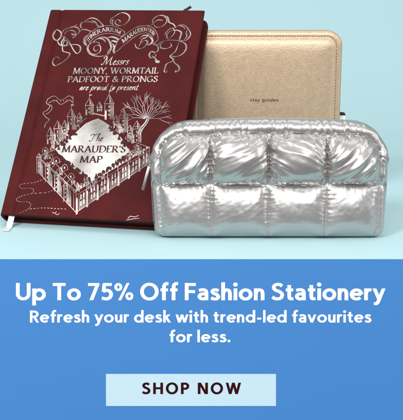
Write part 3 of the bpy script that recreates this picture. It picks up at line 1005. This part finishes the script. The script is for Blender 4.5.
def twig(x, y, a, l, d):
    if d == 0 or l < 4:
        return
    bend = rnd.uniform(-0.25, 0.25)
    xm, ym = x + l * 0.5 * math.cos(a), y - l * 0.5 * math.sin(a)
    xe, ye = xm + l * 0.5 * math.cos(a + bend), ym - l * 0.5 * math.sin(a + bend)
    tline([(x, y), (xm, ym), (xe, ye)], LW * (0.35 + 0.22 * d), True)
    for s_ in ((-0.42, 0.30) if d < 4 else (-0.55, -0.15, 0.25, 0.6)):
        twig(xe, ye, a + bend + s_ + rnd.uniform(-0.15, 0.15), l * rnd.uniform(0.62, 0.85), d - 1)


for k in range(13):
    a = R(168 - k * 13.5)
    twig(364 + 5 * math.cos(a), 84 - 4 * math.sin(a), a, 26 + 7 * rnd.random(), 3)
tline([(338, 126), (348, 108), (360, 94), (366, 82)], LW * 3.2, True)
tline([(344, 128), (354, 110), (366, 94), (372, 80)], LW * 2.0, True)
tline([(350, 112), (338, 104), (330, 106)], LW * 1.2, True)


# dotted walks, lower left
def dots(pts, w=LW * 0.9):
    P = catmull([cov(*D(*p)) for p in pts], 14)
    acc = 0
    i = 0
    while i < len(P) - 1:
        j = min(i + 2, len(P) - 1)
        if (P[j] - P[i]).length > 0.0003:
            town.add(stroke_polys([P[i], P[j]], lambda d, f: w))
        i += 4


Q = lambda x, y: ((x / 5.0375 - 20) * 2.879, (170 + y / 5.0375 - 90) * 2.879)   # reading of the enlarged corner
dots([Q(220, 38), Q(170, 56), Q(112, 62), Q(96, 74), Q(110, 86), Q(150, 84), Q(168, 94), Q(160, 110)])
dots([Q(280, 84), Q(240, 106), Q(160, 112), Q(104, 124), Q(80, 140), Q(96, 152), Q(140, 154), Q(152, 170), Q(140, 190), Q(96, 210)])
dots([Q(330, 194), Q(270, 190), Q(210, 186), Q(150, 190)])
for (x, y) in ((260, 208), (275, 216)):
    tline([Q(x, y), Q(x + 12, y + 6), Q(x + 22, y - 2)], LW * 0.8, True)
tline([(310, 372), (318, 366), (330, 368), (342, 364)], LW, True)
tline([(306, 377), (324, 374), (344, 372)], LW * 0.8, True)
town.build('foil_town_drawing', M_foil)
orn.build('foil_scrollwork', M_foil)

# ------------------------------------------------------------------ the gold zip case
CY = 0.868                                                      # its front face
c_l, c_r, c_t = at(192.5, 110, CY).x, at(340.5, 110, CY).x, at(265, 31.2, CY + 0.006).z
CW, CH, CD = c_r - c_l, c_t, 0.024
clutch = thing('zip_case', 'gold grained leather zip case standing upright behind the silver pouch', 'case', ((c_l + c_r) / 2, CY + CD / 2, 0))
crad = 0.0135


def rr_loop(w, z0, z1, r, n=10, rb=None):
    rb = r if rb is None else rb
    pts = []
    for (cx, cz, a0, q) in ((w - r, z1 - r, 0, r), (-w + r, z1 - r, 90, r), (-w + rb, z0 + rb, 180, rb), (w - rb, z0 + rb, 270, rb)):
        for k in range(n + 1):
            a = R(a0 + 90 * k / n)
            pts.append((cx + q * math.cos(a), cz + q * math.sin(a)))
    return pts


def loops_mesh(loops, close_first=True, close_last=True):
    V, F = [], []
    m = len(loops[0])
    for L_ in loops:
        V += L_
    for i in range(len(loops) - 1):
        for k in range(m):
            l = (k + 1) % m
            F.append((i * m + k, i * m + l, (i + 1) * m + l, (i + 1) * m + k))
    if close_first:
        F.append(tuple(range(m))[::-1])
    if close_last:
        F.append(tuple((len(loops) - 1) * m + k for k in range(m)))
    return V, F


hw = CW / 2


def shell(sign):
    """padded half: from the zip edge out to the flat face"""
    L_ = []
    for (ins, dep) in ((0.0000, 0.0030), (-0.0006, 0.0045), (-0.0004, 0.0062), (0.0006, 0.0075), (0.0026, 0.0082), (0.0040, 0.0084), (0.0047, 0.0082), (0.0054, 0.0084), (0.0070, 0.0096), (0.0090, 0.0107), (0.012, 0.0114), (0.018, 0.0118), (0.030, 0.0120)):
        r = max(0.004, crad - ins * 0.8)
        L_.append([Vector((x, sign * dep, z)) for x, z in rr_loop(hw - ins, 0.0006 + ins, CH - ins, r)])
    V, F = loops_mesh(L_, False, True)
    return V, (F if sign < 0 else [f[::-1] for f in F])


V, F = shell(-1)
# subtle unevenness of the padding
fp = obj('front_panel', V, F, M_gold, clutch, True)
V, F = shell(1)
obj('back_panel', V, F, M_gold, clutch, True)
L_ = []
for (dep, ins) in ((-0.0034, 0.0016), (-0.0026, 0.0008), (0.0, 0.0004), (0.0026, 0.0008), (0.0034, 0.0016)):
    L_.append([Vector((x, dep, z)) for x, z in rr_loop(hw - ins, 0.0002 + ins, CH - ins, crad)])
V, F = loops_mesh(L_, True, True)
obj('zip_tape', V, F, M_goldedge, clutch, True)
# row of stitches round the front panel
a_ = Acc()
loop = rr_loop(hw - 0.0047, 0.0053, CH - 0.0047, crad - 0.0038, 24)
P = [Vector((x, -0.0086, z)) for x, z in loop]
P.append(P[0])
cum = [0]
for i in range(1, len(P)):
    cum.append(cum[-1] + (P[i] - P[i - 1]).length)


def along(P, cum, s):
    for i in range(1, len(P)):
        if cum[i] >= s:
            f = (s - cum[i - 1]) / max(1e-9, cum[i] - cum[i - 1])
            return P[i - 1].lerp(P[i], f)
    return P[-1]


s = 0
while s + 0.0019 < cum[-1]:
    p, q = along(P, cum, s), along(P, cum, s + 0.0019)
    m = (p + q) / 2 + Vector((0, -0.0001, 0))
    V, F = tube([p + Vector((0, 0.0004, 0)), p.lerp(m, 0.5), m, q.lerp(m, 0.5), q + Vector((0, 0.0004, 0))], 0.00026, 6)
    a_.add(V, F)
    s += 0.0027
a_.build('stitching', M_thread, clutch, True)
tl = at(250.0, 101.6, CY); tr = at(278.3, 101.6, CY)
groups, w_ = sans_polys('stay golden', 0.17, 0.14)
a_ = Acc()
for g in groups:
    if g:
        V, F = union(g)
        a_.add([Vector((tl.x - clutch.location.x + v.x * (tr.x - tl.x) / w_, -0.01204, tl.z + v.y * 0.0031)) for v in V], F)
a_.build('stamped_lettering', M_stamp, clutch)
# zip end: white tab with a black tip, showing past the right side
p = at(341, 113.5, CY + CD / 2) - Vector(clutch.location)
bm = bmesh.new()
box(bm, p.x - 0.004, p.x + 0.0040, -0.0012, 0.0012, p.z - 0.012, p.z - 0.0016, 0.0004, 2)
bm_obj('zip_tab', bm, M_whitetab, clutch)
bm = bmesh.new()
vs_ = [bm.verts.new(v) for v in ((p.x - 0.004, -0.0016, p.z - 0.0015), (p.x + 0.0044, -0.0016, p.z - 0.0015), (p.x + 0.0030, -0.0016, p.z + 0.0010), (p.x - 0.004, -0.0016, p.z + 0.0014))]
f = bm.faces.new(vs_)
ex = bmesh.ops.extrude_face_region(bm, geom=[f])
bmesh.ops.translate(bm, vec=(0, 0.0032, 0), verts=[g for g in ex['geom'] if isinstance(g, bmesh.types.BMVert)])
bm_obj('zip_end', bm, M_black, clutch)

# ------------------------------------------------------------------ the silver quilted pouch
PY = 0.7354                                                      # where its foot stands
pl_, pr_ = at(151.5, 215, PY + 0.004).x, at(385.5, 215, PY + 0.004).x
PW = pr_ - pl_
PCX = (pl_ + pr_) / 2
PLEAN = R(13)
mp = Matrix.Translation((PCX, PY, 0.0)) @ Matrix.Rotation(-PLEAN, 4, 'X')
pouch = thing('pouch', 'metallic silver quilted zip pouch standing in front of book and gold case', 'pouch', rot=mp)
PH = 0.0945                                                     # height along the leaning front
HW = PW / 2

# --- outline of the front, local (s, t): t = top edge for a given s
def top_edge(s):
    f = s / HW
    # higher in the middle right, softly falling to the ends, then round shoulders
    crown = PH - 0.0035 * max(0, -f) ** 1.5 - 0.0030 * max(0, f) ** 1.5
    r = 0.030
    d = HW - abs(s)
    if d < r:
        e = 1 - d / r
        crown -= (0.036 if s < 0 else 0.034) * (1 - math.sqrt(max(0, 1 - e ** 2.1)))
    return crown


GUS = 0.0125                                                    # width of the rolled zip border, as seen
NX, NT = 329, 165


def build_init(nx, nt):
    X = np.zeros((nt, nx, 3))
    ss = np.linspace(-HW, HW, nx)
    te = np.array([top_edge(s) for s in ss])
    # distance to the silhouette, sampled
    out = np.array([(s, top_edge(s)) for s in np.linspace(-HW, HW, 400)] + [(-HW, z) for z in np.linspace(0, top_edge(-HW), 60)] + [(HW, z) for z in np.linspace(0, top_edge(HW), 60)])
    for j in range(nt):
        t = te * (j / (nt - 1))
        pts = np.stack([ss, t], 1)
        d = np.sqrt(((pts[:, None, :] - out[None, :, :]) ** 2).sum(2)).min(1)
        D_ = 0.0148 + 0.0020 * np.clip(t / 0.050, 0, 1) ** 0.8
        endn = np.clip((HW - np.abs(ss)) / 0.05, 0, 1)
        D_ = D_ * (0.72 + 0.28 * np.sqrt(endn))
        e = 1 - np.clip(d / GUS, 0, 1)
        dep = D_ * np.sqrt(np.clip(1 - e ** 2.2, 0, 1))
        eb = np.clip(1 - t / 0.0075, 0, 1)
        dep = dep * (0.55 + 0.45 * np.sqrt(1 - eb ** 2))
        X[j, :, 0] = ss * (1 - 0.028 * np.clip(1 - t / 0.045, 0, 1) ** 1.3 - 0.050 * (1 - np.sqrt(1 - np.clip(1 - t / 0.0070, 0, 1) ** 2)) * (np.abs(ss) / HW) ** 8)
        X[j, :, 1] = -dep
        X[j, :, 2] = t + 0.0012
    return X, ss, te


def up2x(X):
    a = np.zeros((X.shape[0], X.shape[1] * 2 - 1, 3))
    a[:, ::2] = X
    a[:, 1::2] = 0.5 * (X[:, :-1] + X[:, 1:])
    b = np.zeros((X.shape[0] * 2 - 1, a.shape[1], 3))
    b[::2] = a
    b[1::2] = 0.5 * (a[:-1] + a[1:])
    return b


def seam_layout(nx, nt, ss, te):
    """pinned nodes: mask, and how deep each seam is pressed in"""
    mask = np.zeros((nt, nx), bool)
    cols = [int(round((px - 151.5) / 234.5 * (nx - 1))) for px in (210.5, 268.0, 325.0)]
    cl = int(round((159.5 - 151.5) / 234.5 * (nx - 1)))
    cr = int(round((378.0 - 151.5) / 234.5 * (nx - 1)))
    # top seam: row per column
    t_top = te - np.where(np.abs(ss) < HW, 0.0125, 0.0125)
    jt = np.zeros(nx, int)
    for i in range(nx):
        # seam follows the silhouette, inset; near the ends it runs down into the side seams
        s = np.clip(ss[i], ss[cl], ss[cr])
        k = (s - ss[cl]) / (ss[cr] - ss[cl])
        hgt = PH - 0.0140 - 0.0018 * (2 * k - 1) ** 2
        r = 0.016
        d = min(s - ss[cl], ss[cr] - s)
        if d < r:
            e = 1 - d / r
            hgt -= 0.016 * (1 - math.sqrt(max(0, 1 - e * e)))
        jt[i] = int(round(hgt / te[i] * (nt - 1)))
    jt = np.minimum(jt, nt - 3)
    return mask, cols, cl, cr, jt


def pins(nx, nt, ss, te):
    mask, cols, cl, cr, jt = seam_layout(nx, nt, ss, te)
    kind = np.zeros((nt, nx), int)
    hz = 0.0405
    for i in range(nx):
        jj = int(round(hz / te[i] * (nt - 1)))
        kind[jj, i] = 1                                         # horizontal seam
        if cl <= i <= cr:
            kind[jt[i], i] = 2                                  # top seam
            if i in (cl, cr):
                kind[:jt[i] + 1, i] = 3
            elif i > 0:                                         # keep the seam connected on steep parts
                lo, hi = sorted((jt[i - 1], jt[i]))
                if i - 1 >= cl and hi - lo > 1:
                    kind[lo:hi + 1, i] = 2
    for c in cols:
        kind[:jt[c] + 1, c] = 3
    kind[0, :] = 4
    kind[-1, :] = 4
    kind[:, 0] = 4
    kind[:, -1] = 4
    return kind, cols, cl, cr, jt


def simulate(X, kind, iters, ex, press, bend, seed, shrink=1.0, L0=None):
    nt, nx = kind.shape
    rng = np.random.RandomState(seed)
    fixed = kind > 0
    w = np.where(fixed, 0.0, 1.0)[..., None]
    if L0 is None:
        L0 = X.copy()
    R0 = L0
    exx, exy = ex

    def con(a, b, st, f):
        """red/black distance constraint between slices"""
        return (a, b, st, f)

    S = slice
    cons = []

    def addc(di, dj, f, st):
        # nodes p=(j,i), q=(j+dj,i+di)
        ja = S(0, nt - dj)
        jb = S(dj, nt)
        if di >= 0:
            ia, ib = S(0, nx - di), S(di, nx)
        else:
            ia, ib = S(-di, nx), S(0, nx + di)
        rest = np.linalg.norm(R0[jb, ib] - R0[ja, ia], axis=2) * f
        cons.append((ja, ia, jb, ib, rest, st))

    addc(1, 0, exx, 1.0)
    addc(0, 1, exy, 1.0)
    addc(1, 1, math.sqrt((exx ** 2 + exy ** 2) / 2), 0.5)
    addc(-1, 1, math.sqrt((exx ** 2 + exy ** 2) / 2), 0.5)
    addc(2, 0, exx, bend)
    addc(0, 2, exy, bend)
    addc(4, 0, exx, bend * 0.6)
    addc(0, 4, exy, bend * 0.6)
    Vv = np.zeros_like(X)
    for it in range(iters):
        # pressure along the normal
        dx = np.zeros_like(X); dz = np.zeros_like(X)
        dx[:, 1:-1] = X[:, 2:] - X[:, :-2]
        dz[1:-1] = X[2:] - X[:-2]
        nrm = np.cross(dx, dz)
        ln = np.linalg.norm(nrm, axis=2, keepdims=True)
        nrm = nrm / np.maximum(ln, 1e-12)
        Vv = Vv * 0.90 + nrm * press * w
        Xp = X.copy()
        X = X + Vv * w
        for sub in range(2):
            C = np.zeros_like(X)
            N_ = np.zeros(X.shape[:2])
            for (ja, ia, jb, ib, rest, st) in cons:
                d = X[jb, ib] - X[ja, ia]
                l = np.linalg.norm(d, axis=2)
                wa, wb = w[ja, ia, 0], w[jb, ib, 0]
                ws = np.maximum(wa + wb, 1e-9)
                k = st * (l - rest) / np.maximum(l, 1e-9) / ws
                if st < 0.3:                                     # bending: only resist folding short
                    k = np.minimum(k, 0)
                d = d * k[..., None]
                C[ja, ia] += d * wa[..., None]
                C[jb, ib] -= d * wb[..., None]
                N_[ja, ia] += st
                N_[jb, ib] += st
            X = X + C / np.maximum(N_, 1e-9)[..., None] * 1.5
        Vv = (X - Xp) * w
    return X


def dip(X, kind, amount):
    """press the quilting seams in"""
    for k_, a in ((1, amount * 0.8), (2, amount * 0.8), (3, amount * 0.6)):
        X[..., 1][kind == k_] += a
    return X


nx0, nt0 = 165, 83
X0, ss0, te0 = build_init(nx0, nt0)
kind0, cols0, cl0, cr0, jt0 = pins(nx0, nt0, ss0, te0)
rng = np.random.RandomState(5)
Xs = dip(X0.copy(), kind0, 0.0022)
seedn = np.zeros((nt0, nx0))
for j in range(nt0):
    for i in range(nx0):
        s, t = X0[j, i, 0], X0[j, i, 2]
        sg = 1 if s < 0 else -1
        q = Vector((s * 90 - sg * t * 45, s * sg * 25 + t * 40, 3.1))
        seedn[j, i] = noise.noise(q) + 0.6 * noise.noise(q * 2.3)
free = kind0 == 0
Xs[..., 1][free] -= 0.0004 + 0.0006 * seedn[free]
EX = (1.005, 1.0)
soft = lambda X: (0.15 + 0.85 / (1 + np.exp(-(X[..., 2] - 0.041) / 0.0015)))[..., None]
Xs[..., 1] += 0.0005 * (1 - soft(X0)[..., 0]) * (kind0 == 0)
Xs = simulate(Xs, kind0, 260, EX, 0.9e-5 * soft(X0), 0.05, 1, L0=X0)
X1 = up2x(Xs)
X0f, ssf, tef = build_init(nx0 * 2 - 1, nt0 * 2 - 1)
kind1, cols1, cl1, cr1, jt1 = pins(nx0 * 2 - 1, nt0 * 2 - 1, ssf, tef)
kk = np.zeros_like(kind1)
kk[::2, ::2] = kind0
# keep the coarse seams continuous on the fine grid
kk[1::2, ::2] = np.where((kind0[:-1] > 0) & (kind0[1:] > 0) & (kind0[:-1] >= 3) & (kind0[1:] >= 3), 3, 0)
kk[::2, 1::2] = np.where((kind0[:, :-1] > 0) & (kind0[:, 1:] > 0), np.minimum(kind0[:, :-1], kind0[:, 1:]), 0)
kk[0, :] = 4; kk[-1, :] = 4; kk[:, 0] = 4; kk[:, -1] = 4
L1 = up2x(X0)
Xf = simulate(X1, kk, 150, EX, 0.45e-5 * soft(L1), 0.03, 2, L0=L1)
nt1, nx1 = kk.shape

# creases of the thin shiny cloth: gathers running off every seam, slanting folds across the panels
def ridge(x, y, z):
    n_ = noise.noise(Vector((x, y, z)))
    return 0.5 - min(1.0, abs(n_) * 2.2)


def sst(a, b, x):
    f = min(1, max(0, (x - a) / (b - a)))
    return f * f * (3 - 2 * f)


seam_s = [ssf[c * 2] for c in [cl0] + cols0 + [cr0]]
disp = np.zeros((nt1, nx1))
for j in range(1, nt1 - 1):
    for i in range(1, nx1 - 1):
        s, t = X0f[j, i, 0], X0f[j, i, 2]
        tt = X0f[jt0[i // 2] * 2, i, 2]
        dt, dh = t - tt, t - 0.0415
        inside = seam_s[0] < s < seam_s[-1] and dt < 0
        dv = min(abs(s - c) for c in seam_s)
        v = 0.0
        wob = 0.8 * noise.noise(Vector((s * 60, t * 60, 1.7)))
        # top seam: long gathers above it, shorter below
        lam = 0.0105 if dt > 0 else 0.0075
        v += (0.0013 if dt > 0 else 0.00115) * (ridge(s * 190 + wob + dt * 40, dt * 30, 2.0) + 0.7 * ridge(s * 95 + 1.6 * wob - dt * 30, dt * 22, 33.0)) * math.exp(-(abs(dt) / lam) ** 1.3) * sst(0, 0.0016, abs(dt))
        if inside:
            am = 0.00075 if dh > 0 else 0.00075
            v += am * ridge(s * 215 + wob, dh * 28, 5.0 + (dh > 0)) * math.exp(-(abs(dh) / 0.0070) ** 1.1) * sst(0, 0.0014, abs(dh))
            up_ = sst(-0.002, 0.008, dh)
            v += (0.00034 + 0.00026 * up_) * ridge(t * 290 + wob, dv * 26, 8.0 + sum(s > c for c in seam_s)) * math.exp(-(dv / 0.0042) ** 1.1) * sst(0, 0.0014, dv)
            k = sum(s > c for c in seam_s) - 1
            hgt = {0: 1.55, 3: 1.55}.get(k, 1.10) if dh > 0 else 0.12
            edge_f = sst(0, 0.006, dv) * sst(0, 0.005, abs(dh)) * sst(0, 0.004, -dt)
            sl = 0.80 if k in (0, 3) else (0.50 if k == 1 else -0.40)
            ac, al = t - sl * (s - seam_s[k]), s + sl * t
            w2 = 0.7 * noise.noise(Vector((s * 45, t * 45, 4.4)))
            v += 0.00105 * hgt * edge_f * (ridge(ac * 110 + w2, al * 15, 11.0 + k) + 0.40 * ridge(ac * 220 + w2, al * 28, 15.0 + k))
        v += 0.00010 * noise.noise(Vector((s * 320, t * 320, 0.3))) + 0.00018 * noise.noise(Vector((s * 110, t * 110, 6.3)))
        disp[j, i] = v * sst(0, 4, min(i, nx1 - 1 - i, nt1 - 1 - j))
gx = np.zeros_like(Xf); gz = np.zeros_like(Xf)
gx[:, 1:-1] = Xf[:, 2:] - Xf[:, :-2]
gz[1:-1] = Xf[2:] - Xf[:-2]
nn_ = np.cross(gx, gz)
nn_ /= np.maximum(np.linalg.norm(nn_, axis=2, keepdims=True), 1e-12)
Xf = Xf + nn_ * disp[..., None]
V = [tuple(p) for p in Xf.reshape(-1, 3)]
F = []
for j in range(nt1 - 1):
    for i in range(nx1 - 1):
        F.append((j * nx1 + i, j * nx1 + i + 1, (j + 1) * nx1 + i + 1, (j + 1) * nx1 + i))
qf = obj('quilted_front', V, F, M_silver, pouch, True)
sm = qf.modifiers.new('smooth', 'SUBSURF')
sm.levels = 1
sm.render_levels = 1

# back half: same outline, plain padded
Xb, ssb, teb = build_init(83, 42)
Xb[..., 1] *= -(0.22 + 0.55 * np.clip(Xb[..., 2] / 0.04, 0, 1))
kb, *_ = pins(83, 42, ssb, teb)
for j in range(42):
    for i in range(83):
        if 0 < j < 41 and 0 < i < 82:
            Xb[j, i, 1] += 0.0010 * noise.noise(Vector((ssb[i] * 60, Xb[j, i, 2] * 60, 9)))
V = [tuple(p) for p in Xb.reshape(-1, 3)]
F = []
for j in range(41):
    for i in range(82):
        F.append((j * 83 + i, (j + 1) * 83 + i, (j + 1) * 83 + i + 1, j * 83 + i + 1))
obj('back_panel', V, F, M_silver, pouch, True)
# foot: hem rolled under between front and back
V, F = [], []
nb = 83
for i in range(nb):
    s = Xb[0, i, 0]
    yf = np.interp(s, X0f[0, :, 0], X0f[0, :, 1])
    yb = Xb[0, i, 1]
    for k in range(7):
        f = k / 6
        V.append((s, yf - 0.0006 * math.sin(math.pi * min(1, f * 2)) * (f < 0.5) + (yb - yf) * f, 0.0013 - 0.0010 * math.sin(math.pi * f) ** 0.5))
for i in range(nb - 1):
    for k in range(6):
        F.append((i * 7 + k, i * 7 + k + 1, (i + 1) * 7 + k + 1, (i + 1) * 7 + k))
obj('base_hem', V, F, M_silver, pouch, True)
# zip along the silhouette
side = lambda z: HW * (1 - 0.028 * max(0, 1 - z / 0.045) ** 1.3) - 0.0004
pts = [(-side(z), 0.0006, z) for z in np.linspace(0.012, top_edge(-HW), 14)]
pts += [(s, 0.0006, top_edge(s) + 0.0006) for s in np.concatenate([np.linspace(-HW, -HW + 0.012, 24)[1:], np.linspace(-HW + 0.012, HW - 0.012, 80)[1:], np.linspace(HW - 0.012, HW, 24)[1:]])]
pts += [(side(z), 0.0006, z) for z in np.linspace(top_edge(HW), 0.012, 14)[1:]]
zp = Acc()
V, F = tube(pts, 0.0009, 6)
zp.add(V, F)
P = [Vector(p) for p in pts]
cum = [0]
for i in range(1, len(P)):
    cum.append(cum[-1] + (P[i] - P[i - 1]).length)
s = 0.0005
while s + 0.001 < cum[-1]:
    p, q = along(P, cum, s), along(P, cum, s + 0.0006)
    t = (q - p).normalized()
    o_ = t.cross(Vector((0, 1, 0)))
    if o_.dot(p - Vector((0, 0, 0.04))) < 0:
        o_ = -o_
    V, F = tube([p + o_ * 0.0002 + Vector((0, -0.0014, 0)), p + o_ * 0.0005, p + o_ * 0.0002 + Vector((0, 0.0014, 0))], 0.00042, 5)
    zp.add(V, F)
    s += 0.0015
zp.build('zipper', M_zip, pouch, True)

# zip slider and hanging pull at the left shoulder
lp = Vector((-HW - 0.0010, -0.0022, 0.0575))
bm = bmesh.new()
box(bm, lp.x - 0.0016, lp.x + 0.0020, lp.y - 0.0022, lp.y + 0.0042, lp.z - 0.0035, lp.z + 0.0035, 0.0008, 2)
sl = bm_obj('zip_slider', bm, M_pull, pouch, True)
bm = bmesh.new()
box(bm, -0.0013, 0.0013, -0.0006, 0.0006, -0.0200, 0.0, 0.0004, 2)
bmesh.ops.rotate(bm, cent=(0, 0, 0), matrix=Matrix.Rotation(R(15), 3, 'Y'), verts=bm.verts)
bmesh.ops.translate(bm, vec=(lp.x - 0.0006, lp.y - 0.0030, lp.z - 0.0008), verts=bm.verts)
bm_obj('zip_pull', bm, M_pull, sl, True)
V, F = tube([Vector((lp.x - 0.0006 + 0.0016 * math.cos(a), lp.y - 0.0030, lp.z + 0.0002 + 0.0020 * math.sin(a))) for a in np.linspace(0, 2 * math.pi, 17)[:-1]], 0.0005, 6, True)
obj('pull_ring', V, F, M_pull, sl, True)


# stitches lying in the seams
st = Acc()


def stitch_row(pts, step=0.0022, ln=0.0015, rad=0.00017):
    P = [Vector(p) for p in pts]
    cum = [0]
    for i in range(1, len(P)):
        cum.append(cum[-1] + (P[i] - P[i - 1]).length)
    s = 0.0006
    while s + ln < cum[-1]:
        p, q = along(P, cum, s), along(P, cum, s + ln)
        o_ = Vector((0, -0.00045, 0))
        V, F = tube([p + o_ * 0.2, p.lerp(q, 0.3) + o_, p.lerp(q, 0.7) + o_, q + o_ * 0.2], rad, 5)
        st.add(V, F)
        s += step


jh = [int(np.argmax(kk[:, i] == 1)) for i in range(nx1)]
row = []
for i in range(cl0 * 2, cr0 * 2 + 1, 2):
    j = [j for j in range(nt1) if kk[j, i] == 1]
    if j:
        row.append(Xf[j[0], i])
stitch_row(row)
for c in cols0:
    top = max(j for j in range(nt0) if kind0[j, c] == 3)
    stitch_row([Xf[j * 2, c * 2] for j in range(1, top + 1)])
row = []
for i in range(cl0, cr0 + 1):
    row.append(Xf[jt0[i] * 2, i * 2])
stitch_row(row)
for c in (cl0, cr0):
    top = jt0[c]
    stitch_row([Xf[j * 2, c * 2] for j in range(1, top + 1)])
st.build('stitching', M_silverthread, pouch, True)

# ------------------------------------------------------------------ light
wd = bpy.data.worlds.new('World')
sc.world = wd
wd.use_nodes = True
N, L = wd.node_tree.nodes, wd.node_tree.links
bg = N['Background']
tc = N.new('ShaderNodeTexCoord')
sp = N.new('ShaderNodeSeparateXYZ')
cr = N.new('ShaderNodeValToRGB')
mr = N.new('ShaderNodeMapRange')
mr.inputs['From Min'].default_value = -1
L.new(tc.outputs['Generated'], sp.inputs['Vector'])
L.new(sp.outputs['Z'], mr.inputs['Value'])
L.new(mr.outputs['Result'], cr.inputs['Fac'])
cr.color_ramp.elements[0].position = 0.40
cr.color_ramp.elements[0].color = (0.30, 0.30, 0.30, 1)
cr.color_ramp.elements[1].position = 0.82
cr.color_ramp.elements[1].color = (0.80, 0.80, 0.80, 1)
L.new(cr.outputs['Color'], bg.inputs['Color'])
bg.inputs['Strength'].default_value = 0.85


def area(name, loc, target, sx, sy, power, color=(1, 1, 1)):
    l = bpy.data.lights.new(name, 'AREA')
    l.shape = 'RECTANGLE'
    l.size, l.size_y = sx, sy
    l.energy = power
    l.color = color
    o = bpy.data.objects.new(name, l)
    col.objects.link(o)
    o.location = loc
    o.rotation_euler = (Vector(target) - Vector(loc)).to_track_quat('-Z', 'Y').to_euler()
    return o


area('key_softbox', (-0.80, -0.35, 0.95), (0, 0.75, 0.0), 0.40, 0.40, 18.5, (1, 0.99, 0.97))
area('front_softbox', (0.2, -0.62, 1.0), (0, 0.70, -0.03), 1.3, 0.32, 15)
area('top_softbox', (0.15, 1.0, 1.35), (0.05, 0.85, 0.0), 1.3, 0.4, 2.5)
area('side_strip', (1.1, 0.35, 0.55), (0.05, 0.75, 0.05), 0.25, 0.9, 2.5)

# ------------------------------------------------------------------ camera
cd = bpy.data.cameras.new('Camera')
cam = bpy.data.objects.new('Camera', cd)
col.objects.link(cam)
cam.location = (0, 0, CAM_H)
cam.rotation_euler = (math.pi / 2 - PITCH, 0, 0)
cd.sensor_fit = 'HORIZONTAL'
cd.sensor_width = 36
cd.lens = FPX * 36 / 403
cd.clip_start = 0.01
cd.clip_end = 50
sc.camera = cam
sc.view_settings.view_transform = 'Standard'
sc.view_settings.look = 'None'
sc.view_settings.exposure = 0
